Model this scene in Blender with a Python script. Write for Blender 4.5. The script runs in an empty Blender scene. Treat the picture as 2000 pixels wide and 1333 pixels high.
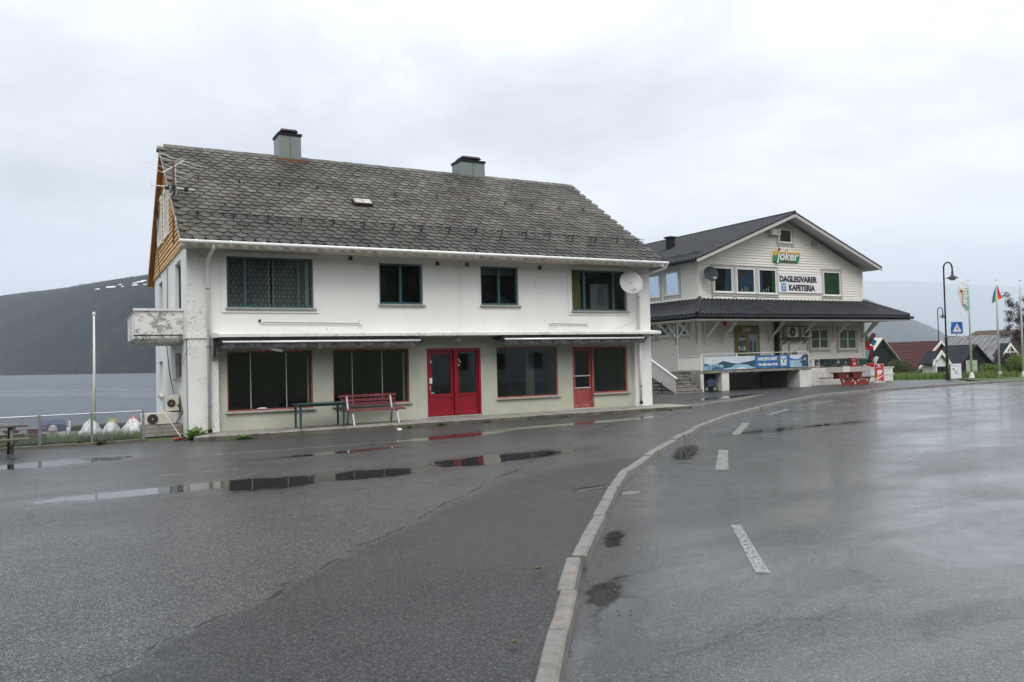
import bpy, bmesh, math, random
from mathutils import Vector, Matrix, noise
import numpy as np
random.seed(7)
PI = math.pi
sc = bpy.context.scene
COL = sc.collection

# ------------------------------------------------------------------ camera
cam_d = bpy.data.cameras.new('camera'); cam = bpy.data.objects.new('camera', cam_d); COL.objects.link(cam)
YAW, PIT, ROL = [math.radians(a) for a in (28.665, 1.3464, -1.4265)]
CAM = Vector((0, 0, 1.70))
_f = Vector((math.sin(YAW)*math.cos(PIT), math.cos(YAW)*math.cos(PIT), math.sin(PIT)))
_r = Vector((math.cos(YAW), -math.sin(YAW), 0)); _u = _r.cross(_f)
_c, _s = math.cos(ROL), math.sin(ROL)
_r, _u = _c*_r + _s*_u, -_s*_r + _c*_u
M = Matrix((_r, _u, -_f)).transposed().to_4x4(); M.translation = CAM
cam.matrix_world = M
cam_d.sensor_width = 36; cam_d.lens = 1548.2/2000*36; cam_d.clip_start = .1; cam_d.clip_end = 30000
sc.camera = cam

# ------------------------------------------------------------------ sky, sun, exposure
SUN_EL, SUN_DIR = math.radians(52), Vector((-.45, -.8, 0)).normalized()
W = bpy.data.worlds.new('World'); sc.world = W; W.use_nodes = True
nt = W.node_tree; nt.nodes.clear()
def N(t, typ, **k):
    n = t.nodes.new(typ)
    for a, b in k.items(): setattr(n, a, b)
    return n
def mth(t, op, a, b=None, c=None, clamp=False):
    n = t.nodes.new('ShaderNodeMath'); n.operation = op; n.use_clamp = clamp
    for i, v in enumerate((a, b, c)):
        if v is None: continue
        if isinstance(v, (int, float)): n.inputs[i].default_value = v
        else: t.links.new(v, n.inputs[i])
    return n.outputs[0]
def ramp(t, src, stops):
    n = t.nodes.new('ShaderNodeValToRGB'); e = n.color_ramp.elements
    while len(e) < len(stops): e.new(.5)
    for i, (p, c) in enumerate(stops):
        e[i].position = p; e[i].color = (*c, 1) if len(c) == 3 else c
    t.links.new(src, n.inputs[0]); return n.outputs[0]
def mixc(t, fac, a, b, mode='MIX'):
    n = t.nodes.new('ShaderNodeMix'); n.data_type = 'RGBA'; n.blend_type = mode
    for s, v in ((n.inputs[0], fac), (n.inputs[6], a), (n.inputs[7], b)):
        if isinstance(v, (int, float)): s.default_value = v
        elif isinstance(v, tuple): s.default_value = (*v, 1)
        else: t.links.new(v, s)
    return n.outputs[2]
def nz(t, vec, scale, detail=4, rough=.55, dist=0, out=0):
    n = t.nodes.new('ShaderNodeTexNoise'); n.inputs['Scale'].default_value = scale
    n.inputs['Detail'].default_value = detail; n.inputs['Roughness'].default_value = rough
    n.inputs['Distortion'].default_value = dist
    if vec is not None: t.links.new(vec, n.inputs['Vector'])
    return n.outputs[out]
def mapping(t, vec, loc=(0,0,0), rot=(0,0,0), scale=(1,1,1)):
    n = t.nodes.new('ShaderNodeMapping')
    n.inputs[1].default_value = loc; n.inputs[2].default_value = rot; n.inputs[3].default_value = scale
    t.links.new(vec, n.inputs[0]); return n.outputs[0]

tc = N(nt, 'ShaderNodeTexCoord').outputs['Generated']
sx = N(nt, 'ShaderNodeSeparateXYZ'); nt.links.new(tc, sx.inputs[0])
zz = mth(nt, 'ADD', mth(nt, 'MAXIMUM', sx.outputs[2], 0.0), .22)
cb = N(nt, 'ShaderNodeCombineXYZ')
nt.links.new(mth(nt, 'DIVIDE', sx.outputs[0], zz), cb.inputs[0]); nt.links.new(mth(nt, 'DIVIDE', sx.outputs[1], zz), cb.inputs[1])
n1 = nz(nt, cb.outputs[0], 1.0, 8, .58, .4)
n2 = nz(nt, cb.outputs[0], 2.4, 5, .6, .4)
v = mth(nt, 'ADD', mth(nt, 'MULTIPLY', n1, .75), mth(nt, 'MULTIPLY', n2, .25))
side = mth(nt, 'ADD', mth(nt, 'MULTIPLY', sx.outputs[0], .85), mth(nt, 'MULTIPLY', sx.outputs[1], -.1))
v = mth(nt, 'MULTIPLY_ADD', mth(nt, 'SUBTRACT', v, .5), 1.35, .5)
v = mth(nt, 'ADD', v, mth(nt, 'MULTIPLY', mth(nt, 'SUBTRACT', side, .35), .27))
cl = ramp(nt, v, [(.22, (.46, .475, .505)), (.40, (.64, .655, .69)), (.54, (.84, .848, .87)), (.68, (1.0, 1.0, 1.0))])
zen = mth(nt, 'MULTIPLY_ADD', mth(nt, 'SUBTRACT', mth(nt, 'MAXIMUM', sx.outputs[2], .30), .30), 1.9, 1.0)
mul = N(nt, 'ShaderNodeVectorMath', operation='SCALE'); nt.links.new(cl, mul.inputs[0]); nt.links.new(mth(nt, 'MULTIPLY', zen, 11.9), mul.inputs['Scale'])
sky = N(nt, 'ShaderNodeTexSky', sky_type='NISHITA'); sky.sun_disc = False
sky.sun_elevation = SUN_EL; sky.sun_rotation = math.atan2(SUN_DIR.x, SUN_DIR.y); sky.air_density = 1.5; sky.dust_density = 4
fin = mixc(nt, .97, sky.outputs[0], mul.outputs[0])
bg = N(nt, 'ShaderNodeBackground'); bg.inputs[1].default_value = .1
nt.links.new(fin, bg.inputs[0]); out = N(nt, 'ShaderNodeOutputWorld'); nt.links.new(bg.outputs[0], out.inputs[0])
try: W.cycles.sampling_method = 'MANUAL'; W.cycles.sample_map_resolution = 512
except Exception: pass

ld = bpy.data.lights.new('sun', 'SUN'); ld.energy = 1.5; ld.angle = math.radians(28); ld.color = (1, .965, .92)
sun = bpy.data.objects.new('sun', ld); COL.objects.link(sun)
sd_ = Vector((SUN_DIR.x*math.cos(SUN_EL), SUN_DIR.y*math.cos(SUN_EL), math.sin(SUN_EL)))
sun.rotation_euler = sd_.to_track_quat('Z', 'Y').to_euler(); sun.location = (0, 0, 60)

vs = sc.view_settings; vs.view_transform = 'Standard'; vs.look = 'None'; vs.exposure = .30; vs.gamma = 1; vs.use_curve_mapping = False
cy = sc.cycles
cy.max_bounces = 8; cy.diffuse_bounces = 3; cy.glossy_bounces = 3; cy.transparent_max_bounces = 12; cy.volume_bounces = 1
cy.caustics_reflective = False; cy.caustics_refractive = False; cy.sample_clamp_indirect = 4; cy.use_denoising = True

# ------------------------------------------------------------------ materials
MT = {}
def newmat(name):
    m = bpy.data.materials.new(name); m.use_nodes = True; t = m.node_tree; t.nodes.clear()
    b = N(t, 'ShaderNodeBsdfPrincipled'); o = N(t, 'ShaderNodeOutputMaterial'); t.links.new(b.outputs[0], o.inputs[0])
    p = N(t, 'ShaderNodeNewGeometry').outputs['Position']
    MT[name] = m; return m, t, b, o, p
def setc(t, b, c):
    if isinstance(c, tuple): b.inputs['Base Color'].default_value = (*c, 1)
    else: t.links.new(c, b.inputs['Base Color'])
def bump(t, b, h, strength, dist=.02, normal=None):
    n = N(t, 'ShaderNodeBump'); n.inputs['Distance'].default_value = dist
    if isinstance(strength, (int, float)): n.inputs['Strength'].default_value = strength
    else: t.links.new(strength, n.inputs['Strength'])
    t.links.new(h, n.inputs['Height'])
    if normal is not None: t.links.new(normal, n.inputs['Normal'])
    t.links.new(n.outputs[0], b.inputs['Normal']); return n.outputs[0]
def paint(name, c, var=.12, scale=3, rough=.5, metal=0, bmp=0, bs=40, stretch=(1,1,1), dirt=None, dth=(.55,.75), dscale=2.5):
    m, t, b, o, p = newmat(name)
    q = mapping(t, p, scale=stretch)
    n = nz(t, q, scale, 6, .6)
    lo = tuple(x*(1-var) for x in c); hi = tuple(min(1, x*(1+var)) for x in c)
    col = ramp(t, n, [(.3, lo), (.7, hi)])
    if dirt:
        dm = ramp(t, nz(t, mapping(t, p, scale=(1, 1, .35)), dscale, 8, .68), [(dth[0], (0,0,0)), (dth[1], (1,1,1))])
        col = mixc(t, dm, col, dirt)
    setc(t, b, col); b.inputs['Roughness'].default_value = rough; b.inputs['Metallic'].default_value = metal
    if bmp: bump(t, b, nz(t, q, bs, 4), bmp, .01)
    return m
P = paint
P('white_paint', (.78,.78,.76), .05, 3, .45, bmp=.08)
P('trim_white', (.74,.74,.72), .06, 4, .4, dirt=(.45,.44,.41), dth=(.62,.8))
P('soffit', (.52,.47,.40), .1, 3, .6)
P('green_plaster', (.46,.47,.385), .09, 1.6, .75, bmp=.25, bs=60, dirt=(.50,.47,.36), dth=(.56,.7), dscale=1.1)
P('teal_frame', (.045,.105,.125), .15, 8, .35)
P('red_paint', (.25,.006,.018), .12, 5, .28, bmp=.05)
P('faded_red', (.33,.055,.05), .25, 7, .55, bmp=.2, stretch=(6,6,1), dirt=(.38,.22,.19), dth=(.5,.7), dscale=9)
P('concrete', (.26,.245,.215), .2, 3, .55, bmp=.35, bs=50, dirt=(.10,.10,.08), dth=(.5,.68))
P('sill_grey', (.36,.35,.31), .15, 6, .6, dirt=(.2,.19,.16), dth=(.5,.7), dscale=8)
P('dark_trim', (.014,.015,.018), .2, 4, .6)
P('mossy_concrete', (.115,.105,.08), .3, 4, .6, bmp=.5, bs=40, dirt=(.05,.045,.035), dth=(.48,.66))
P('black_metal', (.012,.013,.016), .2, 5, .3)
P('slate_edge', (.012,.012,.012), .3, 5, .7)  # near-black wet edges; the dark also draws shadow lines between slates
P('dull_black', (.02,.02,.02), .3, 5, .8)  # plain near-black for folded cloth, flashing, holes and openings
P('awning_cloth', (.045,.042,.045), .45, 9, .8, dirt=(.28,.27,.26), dth=(.6,.78), dscale=6)
P('alu', (.72,.72,.72), .06, 6, .3, .3)
P('galv', (.35,.37,.39), .15, 12, .38, .7)
P('chimney_metal', (.19,.235,.225), .08, 2, .4, .15, dirt=(.14,.17,.165), dth=(.5,.7))
P('ridge_copper', (.22,.17,.165), .25, 2.2, .38, .25, dirt=(.30,.10,.05), dth=(.58,.66), dscale=2.2)
P('rust', (.15,.055,.025), .4, 9, .8)
P('dish_grey', (.36,.36,.37), .05, 4, .45)
P('dish_dark', (.035,.042,.05), .1, 4, .6)
P('cream_board', (.77,.745,.67), .05, 2, .5, bmp=.1, bs=70, stretch=(1,1,8), dirt=(.62,.59,.51), dth=(.58,.8))
P('cream_trim', (.79,.765,.70), .05, 3, .5)
P('grey_trim', (.48,.465,.44), .08, 4, .5)
P('whitewash_block', (.66,.65,.62), .09, 3, .7, bmp=.3, bs=30, dirt=(.42,.41,.38), dth=(.5,.75))
P('grey_wood', (.09,.083,.07), .3, 5, .7, bmp=.5, bs=30, stretch=(1,6,6))
P('old_wood', (.30,.28,.25), .25, 5, .75, bmp=.5, bs=25, stretch=(1,6,6), dirt=(.12,.11,.09), dth=(.5,.7), dscale=5)
P('yellow_wood', (.62,.33,.06), .3, 4, .5, bmp=.3, bs=30, stretch=(4,.8,4), dirt=(.22,.09,.02), dth=(.56,.72), dscale=4)
P('orange_board', (.50,.20,.03), .25, 4, .5)
P('bench_red', (.15,.030,.030), .25, 5, .42, bmp=.25, bs=40, stretch=(1,8,8), dirt=(.36,.2,.17), dth=(.55,.75), dscale=8)
P('picnic_red', (.14,.012,.010), .2, 5, .4, bmp=.15)
P('picnic_orange', (.22,.024,.009), .2, 5, .4)
P('plastic_green', (.022,.055,.055), .1, 5, .35)
P('bag_white', (.70,.71,.72), .10, 8, .5, bmp=.6, bs=22, dirt=(.30,.33,.37), dth=(.54,.60), dscale=13)
P('tie_green', (.03,.35,.14), .1, 8, .6)
P('tie_yellow', (.6,.5,.03), .1, 8, .6)
P('tie_orange', (.65,.13,.04), .1, 8, .6)
P('ac_beige', (.60,.57,.50), .07, 6, .45, dirt=(.38,.33,.26), dth=(.6,.8), dscale=6)
P('ac_dark', (.06,.05,.045), .3, 12, .6)
P('navy_cover', (.03,.05,.11), .15, 6, .6)
P('boat_white', (.7,.71,.73), .05, 6, .3)
P('mail_green', (.012,.055,.04), .15, 8, .35)
P('mail_dark', (.02,.025,.035), .15, 8, .35)
P('mail_grey', (.12,.14,.14), .1, 8, .35)
P('mail_red', (.42,.02,.025), .1, 8, .3)
P('granite', (.155,.148,.134), .35, 9, .5, bmp=.5, bs=70, dirt=(.26,.17,.11), dth=(.56,.72), dscale=3)
P('paper', (.75,.76,.76), .03, 4, .5)
P('ink', (.012,.012,.016), .05, 4, .5)
P('sign_white', (.80,.80,.81), .02, 3, .35)
P('sign_blue', (.02,.14,.50), .05, 3, .3)
P('icon_blue', (.06,.22,.50), .05, 3, .35)
P('poster_olive', (.20,.15,.03), .1, 5, .4)
P('poster_green', (.085,.115,.05), .1, 5, .4)
P('poster_sky', (.30,.33,.38), .2, 5, .4)
P('logo_green', (.01,.25,.10), .05, 3, .35)
P('logo_mint', (.10,.52,.38), .05, 3, .5)
P('logo_yellow', (.75,.42,.02), .05, 3, .35)
P('logo_red', (.60,.015,.02), .05, 3, .35)
P('banner_blue', (.03,.15,.36), .2, 1.5, .4)
P('banner_pale', (.30,.47,.62), .25, 3, .4)
P('banner_sky', (.62,.68,.74), .12, 3, .4)
P('banner_hill', (.025,.075,.11), .3, 5, .4)
P('blind_green', (.075,.20,.07), .1, 2, .6)
P('curtain_grey', (.30,.32,.32), .2, 12, .9)
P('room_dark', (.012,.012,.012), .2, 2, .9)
P('room_pale', (.42,.46,.40), .1, 2, .9)  # lightened so right-hand rooms stand in for pale reflections in the shop panes
P('room_yellow', (.62,.50,.20), .1, 2, .8)
P('room_wood', (.16,.09,.03), .2, 4, .8, stretch=(6,1,1))
P('lace', (.75,.76,.77), .1, 20, .9)
P('blue_cloth', (.07,.14,.24), .2, 3, .8)
P('tarred_wood', (.018,.019,.022), .3, 4, .6, bmp=.3, bs=20, stretch=(3,3,8))
P('red_wood', (.24,.022,.018), .2, 4, .55, bmp=.2)
P('red_tile', (.055,.013,.011), .28, 3, .5, dirt=(.06,.014,.012), dth=(.5,.7))
P('felt_roof', (.020,.024,.030), .15, 2, .8)
P('tin_roof', (.15,.165,.175), .15, 2, .6, .1, stretch=(1,3,1), dirt=(.15,.065,.045), dth=(.50,.62), dscale=1.5)
P('pale_roof', (.50,.47,.40), .1, 2, .5)
P('brown_wood', (.07,.045,.03), .2, 3, .7)
P('map_print', (.42,.52,.38), .35, 5, .4)
P('ice_red', (.55,.03,.045), .05, 3, .3)
P('sculpt_red', (.62,.012,.01), .05, 3, .35)
P('sculpt_green', (.015,.14,.07), .1, 3, .4)
P('sculpt_mint', (.22,.46,.36), .1, 3, .4)
P('sculpt_purple', (.13,.015,.05), .1, 3, .4)
P('sculpt_blue', (.02,.12,.28), .1, 3, .4)
for nm, c in (('flag_red',(.65,.03,.02)),('flag_orange',(.75,.22,.02)),('flag_yellow',(.75,.60,.05)),('flag_green',(.03,.30,.08)),('flag_blue',(.03,.08,.35)),('flag_violet',(.10,.03,.20))): P(nm, c, .05, 4, .7)
P('flag_white', (.76,.77,.82), .04, 4, .7)
P('bark', (.06,.05,.045), .3, 8, .9, bmp=.5)
P('grey_house', (.62,.63,.64), .05, 3, .6)

def leafmat(name, c, var=.5, rough=.5):
    m, t, b, o, p = newmat(name)
    col = ramp(t, nz(t, p, 7, 3), [(.3, tuple(x*(1-var) for x in c)), (.7, tuple(x*(1+var) for x in c))])
    setc(t, b, col); b.inputs['Roughness'].default_value = rough
    tr = N(t, 'ShaderNodeBsdfTranslucent'); t.links.new(col, tr.inputs[0])
    mx = N(t, 'ShaderNodeMixShader'); mx.inputs[0].default_value = .3
    t.links.new(b.outputs[0], mx.inputs[1]); t.links.new(tr.outputs[0], mx.inputs[2]); t.links.new(mx.outputs[0], o.inputs[0])
leafmat('grass_blade', (.12,.19,.035)); leafmat('weed_leaf', (.10,.19,.03)); leafmat('bush_leaf', (.12,.19,.03))
leafmat('dark_leaf', (.018,.032,.011)); leafmat('purple_leaf', (.045,.016,.024)); leafmat('olive_leaf', (.06,.07,.018))
leafmat('moss', (.13,.10,.03))

# peeling white render
def plaster(name, base=(.80,.79,.765), peel=(.50,.475,.44), th=(.60,.64), sc_=5, zfade=None):
    m, t, b, o, p = newmat(name)
    broad = nz(t, mapping(t, p, scale=(1,1,.4)), .9, 4)
    col = ramp(t, broad, [(.3, tuple(x*.93 for x in base)), (.65, base)])
    pn = nz(t, p, sc_, 9, .72, .6)
    region = nz(t, p, .8, 3)
    s = mth(t, 'ADD', mth(t, 'MULTIPLY', pn, .62), mth(t, 'MULTIPLY', region, .38))
    mask = ramp(t, s, [(th[0], (0,0,0)), (th[1], (1,1,1))])
    col = mixc(t, mask, col, ramp(t, nz(t, p, 22, 4), [(.3, tuple(x*.75 for x in peel)), (.7, tuple(x*1.2 for x in peel))]))
    # runs of dirt
    st = nz(t, mapping(t, p, scale=(2.2,2.2,.2)), 1.6, 6)
    col = mixc(t, ramp(t, st, [(.56, (0,0,0)), (.82, (.30,.30,.30))]), col, (.44,.42,.38))
    setc(t, b, col); b.inputs['Roughness'].default_value = .62
    h = mth(t, 'SUBTRACT', mth(t, 'MULTIPLY', nz(t, p, 55, 3), .25), mask)
    bump(t, b, h, .35, .006)
plaster('white_render', th=(.66,.70))
plaster('peeling_render', th=(.53,.56), sc_=15, peel=(.58,.56,.53))
plaster('balcony_render', th=(.505,.53), sc_=6, peel=(.36,.34,.32))

# slates
def slate(name, attr):
    m, t, b, o, p = newmat(name)
    if attr: a = N(t, 'ShaderNodeAttribute', attribute_name='rnd'); rnd = a.outputs['Fac']
    else: rnd = N(t, 'ShaderNodeObjectInfo').outputs['Random']
    col = ramp(t, rnd, [(0, (.052,.047,.040)), (.25, (.085,.078,.064)), (.55, (.118,.112,.090)), (.85, (.165,.160,.135)), (1, (.10,.072,.060))])
    sp = N(t, 'ShaderNodeSeparateXYZ'); t.links.new(p, sp.inputs[0])
    broad = nz(t, p, .5, 4, .6)
    low = mth(t, 'MULTIPLY_ADD', sp.outputs[2], -.62, 3.75)          # darker, purplish courses towards the eave
    lowm = mth(t, 'ADD', low, mth(t, 'MULTIPLY', mth(t, 'SUBTRACT', broad, .5), 1.8), clamp=True)
    col = mixc(t, mth(t, 'MULTIPLY', lowm, .85), col, mixc(t, rnd, (.020,.016,.020), (.070,.058,.066)))
    lich = nz(t, p, 9, 8, .7, .5)
    edge = mth(t, 'MULTIPLY_ADD', sp.outputs[0], -.05, .12)
    lm = ramp(t, mth(t, 'ADD', mth(t, 'ADD', lich, mth(t, 'MAXIMUM', edge, -.03)), mth(t, 'MULTIPLY', mth(t, 'SUBTRACT', nz(t, p, .9, 3), .5), .35)), [(.50, (0,0,0)), (.66, (.8,.8,.8))])
    col = mixc(t, lm, col, mixc(t, nz(t, p, 1.3, 3), (.13,.12,.045), (.24,.235,.18)))
    fine = nz(t, p, 60, 5, .7)
    col = mixc(t, .55, col, mixc(t, fine, (.25,.25,.25), (1,1,1)), 'MULTIPLY')
    g = N(t, 'ShaderNodeVectorMath', operation='SCALE'); t.links.new(col, g.inputs[0]); g.inputs['Scale'].default_value = .92
    setc(t, b, g.outputs[0])
    t.links.new(mth(t, 'MULTIPLY_ADD', fine, .35, .40), b.inputs['Roughness']); b.inputs['Specular IOR Level'].default_value = .3
    pat = ramp(t, nz(t, p, .75, 5, .65), [(.35, (.50,.48,.47)), (.65, (1.08,1.08,1.02))]); setc(t, b, mixc(t, 1.0, g.outputs[0], pat, 'MULTIPLY'))
    bump(t, b, nz(t, p, 35, 5, .65), .45, .008)
slate('slate_single', False); slate('slate_joined', True)

# black glazed tiles
m, t, b, o, p = newmat('black_tile')
setc(t, b, ramp(t, nz(t, p, 2, 5), [(.3, (.014,.015,.019)), (.7, (.032,.034,.040))])); b.inputs['Roughness'].default_value = .5; b.inputs['Specular IOR Level'].default_value = .3
MT['dish_dark'].node_tree.nodes['Principled BSDF'].inputs['Specular IOR Level'].default_value = .15

# asphalt with standing water
PUD = [(2.35,11.75,.75,.62,.1), (3.9,11.75,.95,.5,-.1), (6.3,12.1,1.45,.55,.1), (4.6,15.05,1.5,.22,.12), (7.2,16.35,1.9,.30,.18),
       (11.6,17.25,3.2,.26,.07), (4.35,6.08,.55,.16,.86), (9.3,10.75,1.7,.28,.80), (2.95,4.1,1.25,.22,.93), (3.3,4.7,.45,.26,.9),
       (14.2,12.7,3.0,.35,.05), (6.02,8.05,.30,.16,.1), (5.62,8.28,.30,.13,.0), (1.0,12.1,1.6,.35,.05), (22.5,23.5,2.5,.4,.25), (-.6,16.9,1.8,.5,.1)]
def asphalt(name, lot):
    m, t, b, o, p = newmat(name)
    sp = N(t, 'ShaderNodeSeparateXYZ'); t.links.new(p, sp.inputs[0])
    vo = N(t, 'ShaderNodeTexVoronoi'); vo.inputs['Scale'].default_value = 88; t.links.new(p, vo.inputs['Vector'])
    vg = N(t, 'ShaderNodeSeparateColor'); t.links.new(vo.outputs['Color'], vg.inputs[0])
    v2 = N(t, 'ShaderNodeTexVoronoi'); v2.inputs['Scale'].default_value = 170; t.links.new(p, v2.inputs['Vector'])
    g2 = N(t, 'ShaderNodeSeparateColor'); t.links.new(v2.outputs['Color'], g2.inputs[0])
    broad = nz(t, p, .35, 5, .6); mid = nz(t, p, 2.2, 6, .65)
    basec = ramp(t, mth(t, 'ADD', mth(t, 'MULTIPLY', broad, .6), mth(t, 'MULTIPLY', mid, .4)), [(.32, (.010,.011,.0125)), (.68, (.042,.043,.045) if lot else (.034,.035,.037))])
    if lot:
        # newer, darker patch between the old joint and the kerb
        j = mth(t, 'ADD', mth(t, 'MULTIPLY', sp.outputs[0], .70), mth(t, 'ADD', mth(t, 'MULTIPLY', sp.outputs[1], -.714), 3.5))
        j = mth(t, 'ADD', j, mth(t, 'MULTIPLY', mth(t, 'SUBTRACT', nz(t, p, 1.1, 4), .5), .55))
        near = mth(t, 'SUBTRACT', 1, mth(t, 'MULTIPLY', mth(t, 'SUBTRACT', sp.outputs[1], 6.5), .25), clamp=True)
    stone = ramp(t, vg.outputs[0], [(.62, (0,0,0)), (1, (1,1,1))])
    basec = mixc(t, mth(t, 'MULTIPLY', stone, .52 if lot else .34), basec, mixc(t, vg.outputs[1], (.10,.097,.09), (.34,.33,.31)))
    s2 = ramp(t, g2.outputs[0], [(.72, (0,0,0)), (.98, (1,1,1))])
    basec = mixc(t, mth(t, 'MULTIPLY', s2, .42 if lot else .30), basec, (.24,.235,.22))
    if lot:
        patch = mth(t, 'MULTIPLY', mth(t, 'MULTIPLY', mth(t, 'MULTIPLY', j, 9), near, clamp=True), .52)
        basec = mixc(t, patch, basec, (.007,.0075,.0085))
        seam = mth(t, 'MULTIPLY', mth(t, 'LESS_THAN', mth(t, 'ABSOLUTE', j), .022), mth(t, 'GREATER_THAN', nz(t, p, 1.7, 3), .45))
        basec = mixc(t, mth(t, 'MULTIPLY', seam, .8), basec, (.004,.004,.004))
    # cracks
    ck = N(t, 'ShaderNodeTexVoronoi', feature='DISTANCE_TO_EDGE'); ck.inputs['Scale'].default_value = .16
    wob = N(t, 'ShaderNodeVectorMath', operation='ADD'); t.links.new(p, wob.inputs[0])
    wsc = N(t, 'ShaderNodeVectorMath', operation='SCALE'); wsc.inputs['Scale'].default_value = 1.1; t.links.new(nz(t, p, .9, 6, .6, 0, 1), wsc.inputs[0])
    t.links.new(wsc.outputs[0], wob.inputs[1]); t.links.new(wob.outputs[0], ck.inputs['Vector'])
    crack = mth(t, 'MULTIPLY', mth(t, 'LESS_THAN', ck.outputs['Distance'], .0022), mth(t, 'GREATER_THAN', mid, .47))
    basec = mixc(t, mth(t, 'MULTIPLY', crack, .75), basec, (.008,.008,.008))
    # puddles
    mask = None
    pn = mth(t, 'MULTIPLY', mth(t, 'SUBTRACT', nz(t, mapping(t, p, scale=(1,1.9,1)), 1.5, 5, .6), .5), 1.15 if lot else 1.9)
    pn2 = mth(t, 'MULTIPLY', mth(t, 'SUBTRACT', nz(t, p, 22, 3, .6), .5), .35)
    for (x, y, rx, ry, a) in PUD:
        q = N(t, 'ShaderNodeMapping'); q.vector_type = 'TEXTURE'
        q.inputs[1].default_value = (x, y, 0); q.inputs[2].default_value = (0, 0, a); q.inputs[3].default_value = (rx, ry, 1000)
        t.links.new(p, q.inputs[0])
        ln = N(t, 'ShaderNodeVectorMath', operation='LENGTH'); t.links.new(q.outputs[0], ln.inputs[0])
        s = mth(t, 'SUBTRACT', 1, ln.outputs['Value'])
        mask = s if mask is None else mth(t, 'MAXIMUM', mask, s)
    mk = mth(t, 'ADD', mth(t, 'MAXIMUM', mask, -2), mth(t, 'ADD', pn, pn2))
    pm = N(t, 'ShaderNodeMapRange', interpolation_type='SMOOTHSTEP'); pm.inputs[1].default_value = -.06 if lot else -.02; pm.inputs[2].default_value = .12 if lot else .45
    t.links.new(mk, pm.inputs[0]); pm = pm.outputs[0]
    film = N(t, 'ShaderNodeMapRange', interpolation_type='SMOOTHSTEP'); film.inputs[1].default_value = -.9; film.inputs[2].default_value = .1
    t.links.new(mk, film.inputs[0]); film = film.outputs[0]
    basec = mixc(t, mth(t, 'MULTIPLY', pm, .6 if lot else .3), basec, (.014,.014,.013))
    basec = mixc(t, mth(t, 'MULTIPLY', film, .25), basec, (.018,.018,.018))
    setc(t, b, basec)
    if lot: r0 = mth(t, 'MULTIPLY_ADD', broad, .25, .30)
    else: r0 = mth(t, 'MULTIPLY_ADD', ramp(t, nz(t, p, .22, 4, .6), [(.35, (0,0,0)), (.65, (1,1,1))]), .16, .20)
    r1 = mth(t, 'MULTIPLY', r0, mth(t, 'SUBTRACT', 1, mth(t, 'MULTIPLY', film, .35)))
    r = N(t, 'ShaderNodeMix'); t.links.new(pm, r.inputs[0]); t.links.new(r1, r.inputs[2]); r.inputs[3].default_value = .03
    t.links.new(r.outputs[0], b.inputs['Roughness'])
    h = mth(t, 'ADD', mth(t, 'MULTIPLY', vo.outputs['Distance'], -.6), mth(t, 'MULTIPLY', nz(t, p, 45, 3), .5))
    inv = mth(t, 'SUBTRACT', 1, pm)
    bump(t, b, h, mth(t, 'MULTIPLY', inv, .55 if lot else .6), .007)
    cw = ramp(t, nz(t, mapping(t, p, rot=(0,0,.6), scale=(.6,1.5,1)), .42, 9, .68, .4), [(.40, (0,0,0)), (.60, (1,1,1))])
    t.links.new(mth(t, 'MULTIPLY', mth(t, 'MULTIPLY_ADD', cw, .22 if lot else .62, .02 if lot else .15), inv), b.inputs['Coat Weight'])
    t.links.new(mth(t, 'MULTIPLY_ADD', mid, .14, .16 if lot else .08), b.inputs['Coat Roughness']); b.inputs['Coat IOR'].default_value = 1.4
    b.inputs['IOR'].default_value = 1.36 if not lot else 1.30
asphalt('lot_asphalt', True); asphalt('road_asphalt', False)

# worn road paint
m, t, b, o, p = newmat('road_paint')
setc(t, b, (.40,.40,.385)); b.inputs['Roughness'].default_value = .4
tr = N(t, 'ShaderNodeBsdfTransparent'); mx = N(t, 'ShaderNodeMixShader')
t.links.new(ramp(t, nz(t, p, 60, 12, .85), [(.46, (1,1,1)), (.56, (0,0,0))]), mx.inputs[0])
t.links.new(b.outputs[0], mx.inputs[1]); t.links.new(tr.outputs[0], mx.inputs[2]); t.links.new(mx.outputs[0], o.inputs[0])
m, t, b, o, p = newmat('faint_paint')
setc(t, b, (.40,.40,.38)); b.inputs['Roughness'].default_value = .35
tr = N(t, 'ShaderNodeBsdfTransparent'); mx = N(t, 'ShaderNodeMixShader')
t.links.new(ramp(t, nz(t, p, 9, 8, .75), [(.42, (1,1,1)), (.58, (.25,.25,.25))]), mx.inputs[0])
t.links.new(b.outputs[0], mx.inputs[1]); t.links.new(tr.outputs[0], mx.inputs[2]); t.links.new(mx.outputs[0], o.inputs[0])

# fjord water
m, t, b, o, p = newmat('fjord_water')
setc(t, b, (.04,.062,.08)); b.inputs['IOR'].default_value = 1.33
sp = N(t, 'ShaderNodeSeparateXYZ'); t.links.new(p, sp.inputs[0])
band = mth(t, 'SUBTRACT', 1, mth(t, 'ABSOLUTE', mth(t, 'DIVIDE', mth(t, 'SUBTRACT', sp.outputs[1], mth(t, 'MULTIPLY_ADD', sp.outputs[0], -1.0, 135)), 30)))
band = mth(t, 'ADD', band, mth(t, 'MULTIPLY', mth(t, 'SUBTRACT', nz(t, mapping(t, p, scale=(1,.6,1)), .045, 5, .6), .5), 3.0), clamp=True)
t.links.new(mth(t, 'MULTIPLY_ADD', band, -.22, .44), b.inputs['Roughness'])
w1 = nz(t, mapping(t, p, scale=(1,1.6,1)), 1.1, 5, .6); w2 = nz(t, mapping(t, p, scale=(1,1.3,1)), .28, 4, .6)
hh = mth(t, 'ADD', mth(t, 'MULTIPLY', w1, .5), w2)
bump(t, b, hh, mth(t, 'MULTIPLY_ADD', band, .65, .34), .6)

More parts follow.
